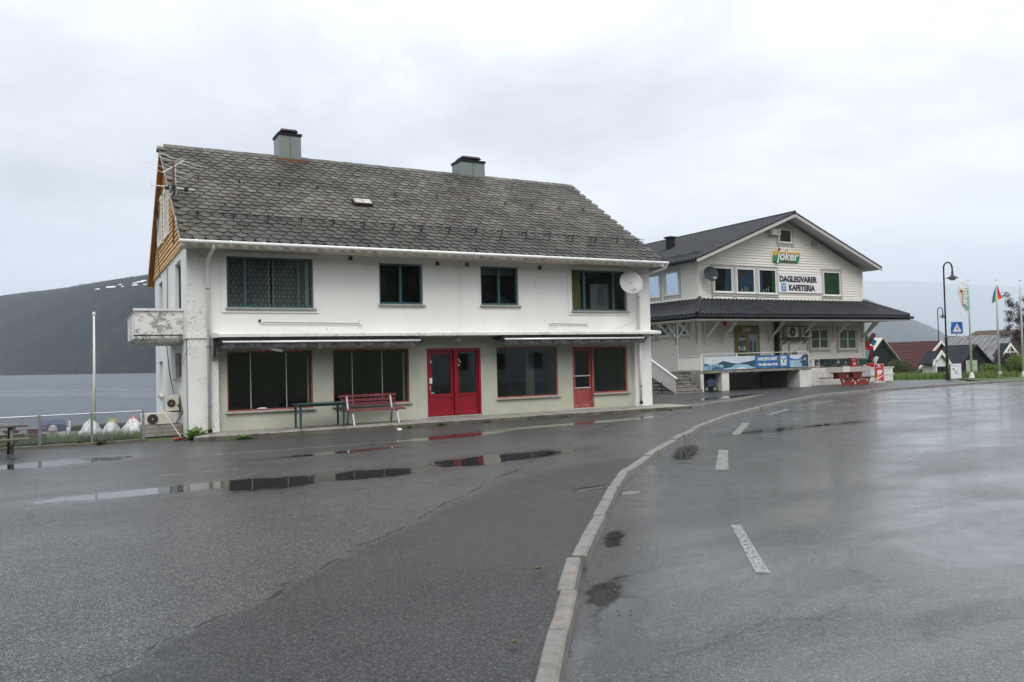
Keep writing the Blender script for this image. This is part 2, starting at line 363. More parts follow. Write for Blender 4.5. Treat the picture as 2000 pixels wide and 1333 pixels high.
# ground cover
m, t, b, o, p = newmat('turf')
g = ramp(t, nz(t, p, 1.5, 7, .7), [(.3, (.035,.050,.014)), (.55, (.07,.095,.025)), (.75, (.11,.10,.05))]); setc(t, b, g)
b.inputs['Roughness'].default_value = .9; bump(t, b, nz(t, p, 30, 4), .6, .05)
m, t, b, o, p = newmat('forest_far')
fo = nz(t, p, .016, 9, .78); fo2 = nz(t, p, .13, 4, .7)
g = ramp(t, mth(t, 'ADD', mth(t, 'MULTIPLY', fo, .6), mth(t, 'MULTIPLY', fo2, .4)), [(.40, (.002,.006,.010)), (.5, (.006,.016,.018)), (.62, (.034,.058,.022))])
sp = N(t, 'ShaderNodeSeparateXYZ'); t.links.new(p, sp.inputs[0])
up = N(t, 'ShaderNodeMapRange'); up.inputs[1].default_value = 88; up.inputs[2].default_value = 112
t.links.new(mth(t, 'MULTIPLY_ADD', nz(t, p, .012, 5), 40, mth(t, 'SUBTRACT', sp.outputs[2], 20)), up.inputs[0])
g = mixc(t, up.outputs[0], g, (.028,.036,.038)); setc(t, b, g); b.inputs['Roughness'].default_value = 1; b.inputs['Specular IOR Level'].default_value = 0; bump(t, b, fo2, 1, 9)
P('far_rock', (.07,.08,.08), .25, .004, 1)
P('snow', (.75,.77,.80), .05, .1, .8)

# window glass: what lies behind shows, the far side of the street mirrors in it
m, t, b, o, p = newmat('glass')
t.nodes.remove(b)
gl = N(t, 'ShaderNodeBsdfGlossy'); gl.inputs['Roughness'].default_value = 0.0; gl.inputs['Color'].default_value = (.9,.95,.96,1)
tr = N(t, 'ShaderNodeBsdfTransparent'); tr.inputs[0].default_value = (.70,.74,.73,1)
fr = N(t, 'ShaderNodeFresnel'); fr.inputs[0].default_value = 1.52
bf = N(t, 'ShaderNodeNewGeometry').outputs['Backfacing']
mx = N(t, 'ShaderNodeMixShader'); t.links.new(mth(t, 'MULTIPLY', mth(t, 'MULTIPLY_ADD', fr.outputs[0], 1.1, .005, clamp=True), mth(t, 'SUBTRACT', 1, bf)), mx.inputs[0])
t.links.new(tr.outputs[0], mx.inputs[1]); t.links.new(gl.outputs[0], mx.inputs[2]); t.links.new(mx.outputs[0], o.inputs[0])
m, t, b, o, p = newmat('coated_glass')
t.nodes.remove(b)
gl = N(t, 'ShaderNodeBsdfGlossy'); gl.inputs['Roughness'].default_value = 0.0; gl.inputs['Color'].default_value = (.72,.85,1,1)
tr = N(t, 'ShaderNodeBsdfTransparent'); tr.inputs[0].default_value = (.6,.66,.7,1); mx = N(t, 'ShaderNodeMixShader'); mx.inputs[0].default_value = .62
t.links.new(tr.outputs[0], mx.inputs[1]); t.links.new(gl.outputs[0], mx.inputs[2]); t.links.new(mx.outputs[0], o.inputs[0])
for q_ in ('felt_roof', 'red_tile', 'tarred_wood', 'red_wood', 'brown_wood', 'dark_trim', 'dull_black'): MT[q_].node_tree.nodes['Principled BSDF'].inputs['Specular IOR Level'].default_value = .15
m, t, b, o, p = newmat('lamp_glass')
setc(t, b, (.8,.82,.84)); b.inputs['Roughness'].default_value = .1; b.inputs['Transmission Weight'].default_value = .5

# ------------------------------------------------------------------ helpers
class MB:
    def __init__(s, tf=None): s.v = []; s.f = []; s.tf = tf
    def add(s, vs_, fs):
        n = len(s.v)
        s.v += [Vector(s.tf(*q)) if s.tf else Vector(q) for q in vs_]
        s.f += [tuple(i+n for i in f) for f in fs]; return s
    def box(s, x0, x1, y0, y1, z0, z1):
        return s.add([(x, y, z) for x in (x0, x1) for y in (y0, y1) for z in (z0, z1)],
                     [(0,1,3,2), (4,6,7,5), (0,4,5,1), (2,3,7,6), (0,2,6,4), (1,5,7,3)])
    def quad(s, *p): return s.add(p, [tuple(range(len(p)))])
    def prism(s, poly, off):            # poly: 3-D points, off: extrusion vector
        n = len(poly); o = Vector(off); a = [Vector(q) for q in poly]
        return s.add(a + [q+o for q in a], [tuple(range(n)), tuple(range(2*n-1, n-1, -1))] + [(i, (i+1) % n, n+(i+1) % n, n+i) for i in range(n)])
    def tube(s, pts, r, n=8, cap=True):
        pts = [Vector(q) for q in pts]; rs = r if isinstance(r, (list, tuple)) else [r]*len(pts)
        vs_ = []; fs = []
        up0 = None
        for i, q in enumerate(pts):
            d = (pts[min(i+1, len(pts)-1)] - pts[max(i-1, 0)]).normalized()
            if up0 is None: up0 = Vector((0,0,1)) if abs(d.z) < .9 else Vector((1,0,0))
            a = d.cross(up0).normalized(); bb = a.cross(d).normalized(); up0 = bb
            for k in range(n):
                t_ = 2*PI*k/n; vs_.append(q + (a*math.cos(t_) + bb*math.sin(t_))*rs[i])
        for i in range(len(pts)-1):
            for k in range(n): fs.append((i*n+k, i*n+(k+1) % n, (i+1)*n+(k+1) % n, (i+1)*n+k))
        if cap: fs += [tuple(range(n)), tuple((len(pts)-1)*n+k for k in range(n-1, -1, -1))]
        return s.add(vs_, fs)
    def beam(s, a, b_, w, h):          # square bar between two points
        a, b_ = Vector(a), Vector(b_); d = (b_-a).normalized(); up0 = Vector((0,0,1)) if abs(d.z) < .95 else Vector((0,1,0))
        x = d.cross(up0).normalized()*w/2; y = x.cross(d).normalized()*h/2
        return s.add([q+i*x+j*y for q in (a, b_) for i, j in ((-1,-1),(1,-1),(1,1),(-1,1))], [(0,1,2,3),(7,6,5,4)]+[(i,(i+1)%4,4+(i+1)%4,4+i) for i in range(4)])
    def lathe(s, c, prof, n=14, axis='z'):
        c = Vector(c); vs_ = []
        for (r, h) in prof:
            for k in range(n):
                t_ = 2*PI*k/n; x, y = r*math.cos(t_), r*math.sin(t_)
                vs_.append(c + Vector({'z': (x, y, h), 'y': (x, h, y), 'x': (h, x, y)}[axis]))
        m_ = len(prof); fs = [(i*n+k, i*n+(k+1) % n, (i+1)*n+(k+1) % n, (i+1)*n+k) for i in range(m_-1) for k in range(n)]
        fs += [tuple(range(n)), tuple((m_-1)*n+k for k in range(n))]
        return s.add(vs_, fs)
    def build(s, name, mat_, parent=None, smooth=False, label=None, kind=None, recalc=True, bevel=0, mats2=None):
        me = bpy.data.meshes.new(name)
        L = top_loc(parent)
        me.from_pydata([tuple(q-L) for q in s.v], [], s.f)
        if recalc or bevel:
            bm = bmesh.new(); bm.from_mesh(me); bmesh.ops.remove_doubles(bm, verts=bm.verts, dist=1e-5) if bevel else None
            if recalc: bmesh.ops.recalc_face_normals(bm, faces=bm.faces)
            if bevel: bmesh.ops.bevel(bm, geom=list(bm.edges), offset=bevel, segments=1, affect='EDGES')
            bm.to_mesh(me); bm.free()
        me.materials.append(MT[mat_])
        if smooth: me.polygons.foreach_set('use_smooth', [True]*len(me.polygons))
        o = bpy.data.objects.new(name, me); COL.objects.link(o)
        if parent is not None: o.parent = parent
        if label: o['label'] = label
        if kind: o['kind'] = kind
        return o
LOC = {}
def top_loc(o):
    while o is not None and o.parent is not None: o = o.parent
    return LOC.get(o.name, Vector()) if o is not None else Vector()
def thing(name, label, cat, loc=(0,0,0), group=None):
    o = bpy.data.objects.new(name, None); COL.objects.link(o); o.location = loc; o.empty_display_size = .2
    o['label'] = label; o['category'] = cat
    if group: o['group'] = group
    LOC[o.name] = Vector(loc); return o
def tag(o, label, cat, group=None):
    o['label'] = label; o['category'] = cat
    if group: o['group'] = group
    return o
def struct(o): o['kind'] = 'structure'; return o
def recenter(o, loc):
    loc = Vector(loc); o.data.transform(Matrix.Translation(-loc)); o.location = loc; LOC[o.name] = loc; return o
def dup(root, loc, label=None, rz=None):
    r = root.copy(); COL.objects.link(r); r.location = loc
    if rz is not None: r.rotation_euler = (0, 0, rz)
    if label: r['label'] = label
    for ch in list(root.children):
        c = ch.copy(); COL.objects.link(c); c.parent = r
        for g_ in ch.children: d = g_.copy(); COL.objects.link(d); d.parent = c
    return r
def front(y0): return lambda a, d, z: (a, y0-d, z)       # wall whose face looks to -y
def left(x0): return lambda a, d, z: (x0-d, a, z)         # wall whose face looks to -x
def text(body, size, tf_m, mat_, parent, name='lettering', extrude=.004, off=0, shear=0, sx_=1, spacing=1, align='LEFT'):
    cu = bpy.data.curves.new(name, 'FONT'); cu.body = body; cu.size = size; cu.extrude = extrude; cu.offset = off; cu.shear = shear
    cu.space_character = spacing; cu.align_x = align; cu.resolution_u = 3
    o = bpy.data.objects.new(name, cu); COL.objects.link(o); bpy.context.view_layer.update()
    me = bpy.data.meshes.new_from_object(o.evaluated_get(bpy.context.evaluated_depsgraph_get()))
    bpy.data.objects.remove(o); bpy.data.curves.remove(cu)
    me.transform(tf_m @ Matrix.Diagonal((sx_, 1, 1, 1))); me.transform(Matrix.Translation(-top_loc(parent)))
    me.materials.clear(); me.materials.append(MT[mat_]); me.name = name
    o = bpy.data.objects.new(name, me); COL.objects.link(o); o.parent = parent; return o
def TF(x, y, z): return Matrix.Translation((x, y, z)) @ Matrix.Rotation(PI/2, 4, 'X')   # text on a face looking to -y

def wall_grid(mb, a0, a1, z0, z1, holes, thick):
    A = sorted({a0, a1} | {h[0] for h in holes} | {h[1] for h in holes}); Z = sorted({z0, z1} | {h[2] for h in holes} | {h[3] for h in holes})
    solid = lambda a, z: a0 < a < a1 and z0 < z < z1 and not any(h[0] < a < h[1] and h[2] < z < h[3] for h in holes)
    for i in range(len(A)-1):
        for j in range(len(Z)-1):
            p, q, r, s = A[i], A[i+1], Z[j], Z[j+1]; ca, cz = (p+q)/2, (r+s)/2
            if not solid(ca, cz): continue
            mb.quad((p,0,r),(q,0,r),(q,0,s),(p,0,s)); mb.quad((p,-thick,r),(p,-thick,s),(q,-thick,s),(q,-thick,r))
            if not solid(p-1e-3, cz): mb.quad((p,0,r),(p,0,s),(p,-thick,s),(p,-thick,r))
            if not solid(q+1e-3, cz): mb.quad((q,0,r),(q,-thick,r),(q,-thick,s),(q,0,s))
            if not solid(ca, r-1e-3): mb.quad((p,0,r),(p,-thick,r),(q,-thick,r),(q,0,r))
            if not solid(ca, s+1e-3): mb.quad((p,0,s),(q,0,s),(q,-thick,s),(p,-thick,s))
def planks(parent, tf, rows, a_of_z, holes, mat_, th=.018, name='plank'):
    # lapped boards, one object each, cut where an opening is
    for (z0, z1) in rows:
        lo, hi = a_of_z(z0), a_of_z(z1)
        zc = (z0+z1)/2
        segs = [[lo[0], lo[1], hi[0], hi[1]]]
        for h in sorted(holes):
            if h[2] < zc < h[3]:
                new = []
                for s in segs:
                    if h[0] >= s[1] or h[1] <= s[0]: new.append(s); continue
                    if h[0] > s[0]+.03: new.append([s[0], h[0], s[2], h[0]])
                    if h[1] < s[1]-.03: new.append([h[1], s[1], h[1], s[3]])
                segs = new
        for (p, q, p2, q2) in segs:
            if q-p < .03: continue
            mb = MB(tf); g_ = .006
            mb.add([(p,th+.014,z0+g_),(q,th+.014,z0+g_),(q2,.006,z1+.004),(p2,.006,z1+.004),(p,0,z0+g_),(q,0,z0+g_),(q2,0,z1+.004),(p2,0,z1+.004)],
                   [(0,1,2,3),(7,6,5,4),(0,4,5,1),(3,2,6,7),(0,3,7,4),(1,5,6,2)])
            mb.build(name, mat_, parent)
def leaves(mb, n, c, r, size, rng, up=.3, shell=.55, squash=1.7):
    for _ in range(n):
        d = Vector((rng.gauss(0,1), rng.gauss(0,1), rng.gauss(0,1))).normalized()*(shell+(1-shell)*rng.random())
        q = Vector((c[0]+d.x*r[0], c[1]+d.y*r[1], c[2]+d.z*r[2]))
        a = Vector((rng.uniform(-1,1), rng.uniform(-1,1), rng.uniform(-up,1))).normalized(); b_ = a.cross(Vector((rng.uniform(-1,1), rng.uniform(-1,1), rng.uniform(-1,1)))).normalized()
        s_ = size*rng.uniform(.6,1.3)
        n0 = len(mb.v); mb.v += [q-a*s_*.5, q+b_*s_/squash*.5, q+a*s_*.5, q-b_*s_/squash*.5]; mb.f.append((n0, n0+1, n0+2, n0+3))
def blades(mb, n, spot, h, w, rng, zfun=lambda x, y: 0, lean=.35):
    for _ in range(n):
        x, y = spot(rng); z = zfun(x, y); hh = h*rng.uniform(.4,1.2); a = rng.uniform(0, 2*PI); lx, ly = math.cos(a)*lean*hh, math.sin(a)*lean*hh
        wx, wy = -math.sin(a)*w/2, math.cos(a)*w/2; n0 = len(mb.v)
        mb.v += [Vector((x-wx,y-wy,z)), Vector((x+wx,y+wy,z)), Vector((x+lx*.4+wx*.7,y+ly*.4+wy*.7,z+hh*.6)), Vector((x+lx*.4-wx*.7,y+ly*.4-wy*.7,z+hh*.6)), Vector((x+lx,y+ly,z+hh))]
        mb.f += [(n0,n0+1,n0+2,n0+3), (n0+3,n0+2,n0+4)]

# ------------------------------------------------------------------ terrain, roads, water
def sstep(a, b, x): t_ = max(0, min(1, (x-a)/(b-a))); return t_*t_*(3-2*t_)
def shore(x): 
    if x < 2: return 24.4 + .25*math.sin(x*1.7)
    if x < 18: return 24.4+(x-2)*2 if x < 6 else 32.4
    if x < 40: return 32.4+(x-18)*.9
    return 52.2+(x-40)*1.2
def terr(x, y):
    z = -.03
    if y < -13: z += (-13-y)*.30*sstep(0, 20, -13-y) + 1.2*noise.noise(Vector((x*.05, y*.05, 0)))*sstep(0, 15, -13-y)
    if x > 38 and y > 22:
        t_ = (x-38)*.85+(y-26)*.5; z -= .045*max(0, min(30, t_-4)) * sstep(22, 27, y)
        if x < 48: z += .12*sstep(22.0, 22.6, y)*sstep(41.5, 44, x)
    d = y-shore(x)
    if d > -.5: z -= 3.5*sstep(-.3, 4.0, d)
    return z
def grid(xs, ys, fn, name, mat_):
    v_ = [(x, y, fn(x, y)) for y in ys for x in xs]; n = len(xs)
    f_ = [(j*n+i, j*n+i+1, (j+1)*n+i+1, (j+1)*n+i) for j in range(len(ys)-1) for i in range(n-1)]
    me = bpy.data.meshes.new(name); me.from_pydata(v_, [], f_); me.materials.append(MT[mat_]); me.polygons.foreach_set('use_smooth', [True]*len(me.polygons))
    o = bpy.data.objects.new(name, me); COL.objects.link(o); return struct(o)
xs = [-400,-250,-150,-90,-60,-40,-30,-22,-16,-12,-9,-7,-5,-4,-3,-2,-1,0,1,1.5,2,2.5,3,4,5,6,8,10,13,16,18,20,24,28,32,36,38,39,40,41,42,43,44,45,46,47,48,50,53,56,60,65,70,80,90,105,125,160,220,300,450]
ys = [-300,-200,-140,-100,-80,-65,-55,-46,-40,-34,-29,-25,-22,-19,-16,-14,-13,-10,-5,0,5,10,15,19,20,21,22,22.6,23.2,23.8,24.2,24.6,25,25.5,26,27,28,29,30,31,32,33,35,38,42,46,50,55,60,66,74,84,96,110,130]
grid(xs, ys, terr, 'ground', 'turf')
mb = MB(); mb.quad((-9000,-50,-1.5),(9000,-50,-1.5),(9000,12000,-1.5),(-9000,12000,-1.5)); struct(mb.build('fjord', 'fjord_water'))

# kerb line (foot of its road face), from behind the camera to the far bend
KL = [(-7,-9),(-3,-3.2),(-.6,-.3),(.9,1.75),(2.2,3.59),(3.01,4.65),(3.67,5.53),(4.61,6.61),(5.41,7.54),(6.12,8.37),(6.7,9.01),(7.33,9.54),(8.84,10.9),(10.55,12.32),(12.58,13.96),(14.58,15.36),(17.61,17.23),(20.96,19.06),(24.49,20.75),(27.5,21.5),(30.61,21.93),(36.9,22.43),(40.0,22.35),(46,21.9),(60,21.2)]
def resample(pts, ds):
    out_ = [Vector(pts[0])]; acc = 0
    for a, b_ in zip(pts, pts[1:]):
        a, b_ = Vector(a), Vector(b_); L = (b_-a).length; p_ = ds-acc
        while p_ <= L: out_.append(a+(b_-a)*p_/L); p_ += ds
        acc = L-(p_-ds)
    return out_
fineK = resample(KL, .25)
def kn(i):
    d = (fineK[min(i+2, len(fineK)-1)]-fineK[max(i-2, 0)]).normalized(); return Vector((-d.y, d.x))
mb = MB(); mb.add([(x, y, 0.0) for x, y in [(-120,-12.9),(95,-12.9),(95,20.8),(46,21.9),(40.0,22.35),(38.7,22.7),(40.2,24.7),(42.2,26.2),(42.6,27.4),(40.4,29.3),(38,30.2),(17,30.2),(17,19.33),(2.33,19.33),(2.33,20.35),(-120,20.35)]], [tuple(range(16))])
me_o = mb.build('road', 'road_asphalt', recalc=False); struct(me_o)
bm = bmesh.new(); bm.from_mesh(me_o.data); bmesh.ops.triangulate(bm, faces=bm.faces); bm.normal_update()
for f in bm.faces:
    if f.normal.z < 0: f.normal_flip()
bm.to_mesh(me_o.data); bm.free()
# the lot on the house side: sheet 4 mm up that climbs to the back of the kerb
mb = MB(); K2 = [(i, fineK[i]) for i in range(0, len(fineK), 2) if fineK[i].x < 39.5]
rows_ = []
for (i, p_) in K2:
    nn = kn(i); row = []
    for d, z in ((.10, .072), (.6, .064), (1.4, .042), (2.6, .010), (3.4, .004)):
        q = p_+nn*d; q.y = min(q.y, 27.4) if q.x > 17 else min(q.y, 19.30); row.append((q.x, q.y, z))
    rows_.append(row)
n = len(rows_[0])
mb.add([q for r in rows_ for q in r], [(j*n+i, (j+1)*n+i, (j+1)*n+i+1, j*n+i+1) for j in range(len(rows_)-1) for i in range(n-1)])
inner = [r[-1] for r in rows_ if r[-1][1] > -12.5]
inner = [q for k, q in enumerate(inner) if k == 0 or (Vector(q)-Vector(inner[k-1])).length > .05]
poly = [(-60,-12.6,.004)] + inner + [(inner[-1][0],27.45,.004),(17.02,27.45,.004),(17.02,19.32,.004),(2.31,19.32,.004),(2.31,20.3,.004),(-60,20.3,.004)]
cleaned = []
for q in poly:
    if not cleaned or (Vector(q)-Vector(cleaned[-1])).length > .02: cleaned.append(q)
mb.add(cleaned, [tuple(range(len(cleaned)))])
lot = mb.build('parking_lot', 'lot_asphalt', recalc=False); struct(lot)
bm = bmesh.new(); bm.from_mesh(lot.data); bmesh.ops.triangulate(bm, faces=[f for f in bm.faces if len(f.verts) > 4]); bm.normal_update()
for f in bm.faces:
    if f.normal.z < 0: f.normal_flip()
bm.to_mesh(lot.data); bm.free()

# kerb of single granite stones
kerb = bpy.data.objects.new('kerb', None); COL.objects.link(kerb); kerb['kind'] = 'structure'
LENS = [.92, .88, .42, .95, .86, .9, .8, .93]
rng = random.Random(4)
def arc_pt(s_):
    k = s_/.25; i = int(k); i = max(0, min(len(fineK)-2, i)); return fineK[i].lerp(fineK[i+1], k-i), i
s_ = 0; total = (len(fineK)-1)*.25; idx = 0
while s_ < total-1.2:
    L = LENS[idx % len(LENS)] * rng.uniform(.93, 1.05); idx += 1
    if s_ > 40: L = 1.6
    a, i0 = arc_pt(s_+.011); b_, i1 = arc_pt(s_+L-.012); na, nb = kn(i0), kn(i1)
    w = .118; h0 = .098+rng.uniform(-.008, .006); h1 = h0+rng.uniform(-.006, .006); jog = rng.uniform(-.010, .010)+(.03 if 3.0 < a.x < 3.25 else 0); ch = .010
    def P3(p_, nn, o_, z): q = p_+nn*(o_+jog); return (q.x, q.y, z)
    mb = MB(); vs_ = []
    for (p_, nn, h) in ((a, na, h0), (a.lerp(b_, .33), na, h0+rng.uniform(-.004,.004)), (a.lerp(b_, .66), nb, h1+rng.uniform(-.004,.004)), (b_, nb, h1)):
        e = rng.uniform(-.006, .006)
        vs_ += [P3(p_, nn, -.012, -.02), P3(p_, nn, 0+e*.5, h-ch*1.5), P3(p_, nn, ch*1.6+e, h), P3(p_, nn, w-ch+e, h-.002), P3(p_, nn, w+e*.6, h-ch), P3(p_, nn, w, -.02)]
    fs = [(k*6+i, k*6+i+1, (k+1)*6+i+1, (k+1)*6+i) for k in range(3) for i in range(5)]+[tuple(range(6)), tuple(18+i for i in range(6))]
    mb.add(vs_, fs); mb.build('kerb_stone', 'granite', kerb)
    s_ += L

# painted lines
def stripe(pts, mat_, name='road_marking', z=.008):
    mb = MB(); mb.add([(x, y, z) for x, y in pts], [tuple(range(len(pts)))]); o = mb.build(name, mat_, recalc=False); struct(o); return o
for d in ([(4.57,4.53),(4.66,4.47),(5.73,5.86),(5.66,5.92)], [(8.20,8.86),(8.34,8.74),(10.06,10.54),(9.95,10.65)], [(12.02,12.48),(12.14,12.36),(14.42,14.30),(14.30,14.44)],
          [(16.6,15.9),(16.7,15.77),(18.74,16.92),(18.64,17.06)], [(21.1,18.28),(21.18,18.15),(23.0,18.80),(22.92,18.93)], [(26.1,19.75),(26.15,19.6),(28.1,20.1),(28.05,20.25)]):
    stripe(d, 'road_paint')
for d in ([(1.78,16.32),(1.8,16.24),(6.5,16.06),(6.5,16.13)], [(8.62,13.83),(8.68,13.78),(9.98,14.3),(9.92,14.35)], [(1.1,13.72),(1.1,13.66),(2.3,13.72),(2.3,13.77)]):
    stripe(d, 'faint_paint', z=.0085)
for k in range(5):
    x = 34.2+k*.0; y = 21.3-k*.95; stripe([(x-1.2,y),(x-1.2,y-.45),(x+1.4,y-.45),(x+1.4,y)], 'road_paint')

mb = MB().add([(17.02,19.40,.014),(19.5,20.5,.014),(24,22.9,.05),(24,23.4,.05),(19,21.2,.014),(17.02,20.5,.014)], [(0,1,2,3,4,5)]); struct(mb.build('path', 'mossy_concrete', recalc=False))
# mountains across the fjord
def mountain(name, mat_, az0, az1, step, elev, shore_r, depth, rows_n, amp, spike, seed):
    azs = np.arange(az0, az1+1e-6, step); v_ = []; f_ = []
    for a in azs:
        ar = math.radians(a); r0 = shore_r(a); r1 = r0+depth; zr = elev(a)*r1
        for j in range(rows_n+3):
            if j <= rows_n:
                t_ = j/rows_n; r_ = r0+(r1-r0)*t_; prof = math.sin(t_*PI/2)**.85
            else: t_ = 1+(j-rows_n)*.3; r_ = r0+(r1-r0)*t_; prof = 1-(j-rows_n)*.35
            x, y = math.sin(ar)*r_, math.cos(ar)*r_
            nn = noise.fractal(Vector((x*.0022+seed, y*.0022, 0)), .9, 2.1, 6)
            z = zr*prof + amp*nn*min(1, t_*3)*(1 if j < rows_n else .4)
            if j >= rows_n-6 and j <= rows_n: z += spike*abs(noise.noise(Vector((a*22+seed, j*3.1, 1)))) + spike*.8*abs(noise.noise(Vector((a*60, j*1.7, 4))))
            v_.append((x, y, z-2.5 if j == 0 else z))
    n = rows_n+3
    f_ = [(i*n+j, i*n+j+1, (i+1)*n+j+1, (i+1)*n+j) for i in range(len(azs)-1) for j in range(n-1)]
    me = bpy.data.meshes.new(name); me.from_pydata(v_, [], f_); me.materials.append(MT[mat_]); me.polygons.foreach_set('use_smooth', [True]*len(me.polygons))
    o = bpy.data.objects.new(name, me); COL.objects.link(o); return struct(o)
def lerpf(tab):
    X, Y = zip(*tab); return lambda a: float(np.interp(a, X, Y))
sh1 = lerpf([(-40,1500),(-12,1150),(-4.2,950),(4.3,600),(10,560),(40,600)])
el1 = lerpf([(-40,.03),(-15,.055),(-8,.068),(-4.2,.0795),(-2,.0855),(-.8,.0888),(1.4,.0955),(3,.1005),(4.3,.1045),(7,.112),(12,.115),(20,.10),(30,.07),(42,.03)])
mtn = mountain('mountain_across_fjord', 'forest_far', -40, 42, .06, el1, sh1, 480, 26, 3.5, 1.6, 3)
el2 = lerpf([(38,.10),(46,.088),(50,.076),(53,.0568),(54.2,.0440),(55.3,.0340),(56.6,.0217),(57.4,.0126),(58.2,-.003),(60,-.01)])
mountain('wooded_hill', 'forest_far', 38, 60, .025, el2, lambda a: 2300, 900, 24, 5, 10, 9)
el3 = lerpf([(20,.05),(38,.075),(46,.082),(53,.0790),(55.5,.0752),(58,.0700),(61.5,.0625),(68,.055),(80,.05)])
mountain('distant_mountain', 'far_rock', 20, 80, .12, el3, lambda a: 8500, 3000, 18, 25, 10, 21)
# snow patches near the ridge, laid on the slope
from mathutils.bvhtree import BVHTree
bvh = BVHTree.FromPolygons([v.co for v in mtn.data.vertices], [tuple(p_.vertices) for p_ in mtn.data.polygons])
rng = random.Random(3)
for (az_, el_, hw, hh) in [(1.096, 0.09165, 0.153, 0.00064), (1.823, 0.09428, 0.29, 0.00096), (2.388, 0.09716, 0.107, 0.00048), (2.535, 0.0951, 0.067, 0.00043), (3.282, 0.0993, 0.153, 0.00064), (3.534, 0.10065, 0.214, 0.00075), (3.256, 0.09698, 0.168, 0.0008), (3.811, 0.1021, 0.183, 0.00064), (3.858, 0.09765, 0.122, 0.00043)]:
    pts_ = []
    for k in range(16):
        t_ = 2*PI*k/16; q = 1+rng.uniform(-.4, .3); a = math.radians(az_+hw*math.cos(t_)*q); e = el_-.0012+hh*.72*math.sin(t_)*q+.10*hw*math.cos(t_)*q/57.3
        d = Vector((math.sin(a), math.cos(a), e)).normalized(); h_ = bvh.ray_cast(CAM, d)
        if h_[0] is not None: pts_.append(h_[0]-d*2.0)
    if len(pts_) > 5: MB().prism(pts_, Vector((0, 0, .4))).build('snow_patch', 'snow', mtn)

# ================================================================== the old white shop house
XA0, XA1, YF, YB, YR = 2.30, 16.33, 20.45, 29.55, 20.60
ZB, ZC, ZE = .12, 2.47, 4.74                                # platform, canopy slab, eave
RY, RZ = 25.0, 8.13                                         # ridge
A = thing('old_shop_house', 'white two-storey shop house with scalloped slate roof, red doors and peeling corner', 'house', (9.3, 25, 0))
MB().box(2.32, 17.01, 19.345, 19.365, -.05, .095).build('step_face', 'mossy_concrete', A)
o = MB().box(2.33, 17.0, 19.366, 20.62, -.05, .115).box(XA0+.05, XA1, 20.62, 29.5, -.05, .10).build('plinth_step', 'concrete', A, bevel=.012)

W1, W2, W3, W4 = (3.21,5.35,3.16,4.44), (7.14,8.40,3.29,4.41), (10.2,11.44,3.30,4.43), (13.31,15.40,3.16,4.44)
S1, S2, DR, S3, D2, S4 = (3.21,5.33,.58,2.08), (5.87,8.0,.60,2.08), (8.53,10.21,.15,2.07), (10.73,12.83,.58,2.07), (13.37,14.15,.15,2.05), (14.15,15.46,.58,2.05)
mb = MB(front(YF)); wall_grid(mb, XA0, XA1, ZC-.02, ZE+.1, [W1, W2, W3, W4], .22); mb.build('upper_wall', 'white_render', A)
mb = MB(front(YR)); wall_grid(mb, 3.0, 15.66, ZB-.03, ZC-.021, [S1, S2, DR, S3, (13.37,14.15,.15,2.05), S4], .2); mb.build('shopfront_wall', 'green_plaster', A)
# side wall with its openings, back wall, gable
SU1, SU2, SL1, SL2 = (21.72,23.1,2.62,4.48), (26.8,27.9,3.1,4.42), (21.88,23.32,1.42,2.10), (27.1,28.25,.82,1.92)
mb = MB(left(XA0)); wall_grid(mb, YF+.22, YB, .0, ZE, [SU1, SU2, SL1, SL2], .22); mb.build('side_wall', 'white_render', A)
mb = MB(); mb.box(XA0+.22, XA1-.22, YB-.22, YB, 0, ZE); mb.box(XA1-.22, XA1, YF+.22, YB, 0, ZE); mb.build('rear_wall', 'white_render', A)
mb = MB().prism([(XA1-.2,YF,ZE),(XA1-.2,YB,ZE),(XA1-.2,RY,RZ-.12)], (.2,0,0)); mb.build('gable_wall', 'white_render', A)
# corner piers
mb = MB().box(XA0, 2.995, YF, YF+.35, .02, ZC-.022); mb.build('corner_pier', 'peeling_render', A, bevel=.01)
mb = MB().box(XA0-.004, 2.82, YF-.006, YF+.02, ZC+.05, ZE+.05); mb.build('corner_strip', 'peeling_render', A)
mb = MB().box(15.665, XA1, YF, YF+.35, .08, ZC-.022); mb.build('corner_pier', 'white_render', A, bevel=.01)
# inside: floor, ceilings, cross walls, coloured bits
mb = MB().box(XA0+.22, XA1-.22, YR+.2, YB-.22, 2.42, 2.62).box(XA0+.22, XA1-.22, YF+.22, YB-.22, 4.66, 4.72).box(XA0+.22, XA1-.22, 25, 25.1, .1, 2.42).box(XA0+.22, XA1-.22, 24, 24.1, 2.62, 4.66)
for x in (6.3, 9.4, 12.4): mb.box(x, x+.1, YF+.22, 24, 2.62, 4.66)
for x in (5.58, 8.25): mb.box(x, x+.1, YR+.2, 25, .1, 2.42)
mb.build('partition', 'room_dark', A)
mb = MB().box(10.3, 10.4, YR+.2, 25, .1, 2.42).box(13.05, 13.15, YR+.2, 25, .1, 2.42).box(10.41, 16.0, 24.85, 24.95, .1, 2.42).box(10.41, 16.1, YR+.21, 24.84, .10, .14)
mb.build('partition', 'room_pale', A)
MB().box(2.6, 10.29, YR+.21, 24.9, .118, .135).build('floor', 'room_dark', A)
MB().box(13.32, 13.82, YF+.28, YF+.32, 3.17, 4.42).build('yellow_panel', 'room_yellow', A)
MB().box(9.62, 9.85, YR+.5, YR+.55, .2, 2.0).build('wooden_panel', 'room_wood', A)
MB().box(12.05, 12.35, YR+.6, YR+.65, .6, 2.0).build('inner_door', 'room_pale', A)
idr = MB().box(14.35, 15.05, YF+.5, YF+.54, 3.1, 4.05).build('inner_door', 'paper', A); MB().box(14.62, 14.86, YF+.49, YF+.497, 3.35, 3.95).build('pane', 'banner_pale', idr)
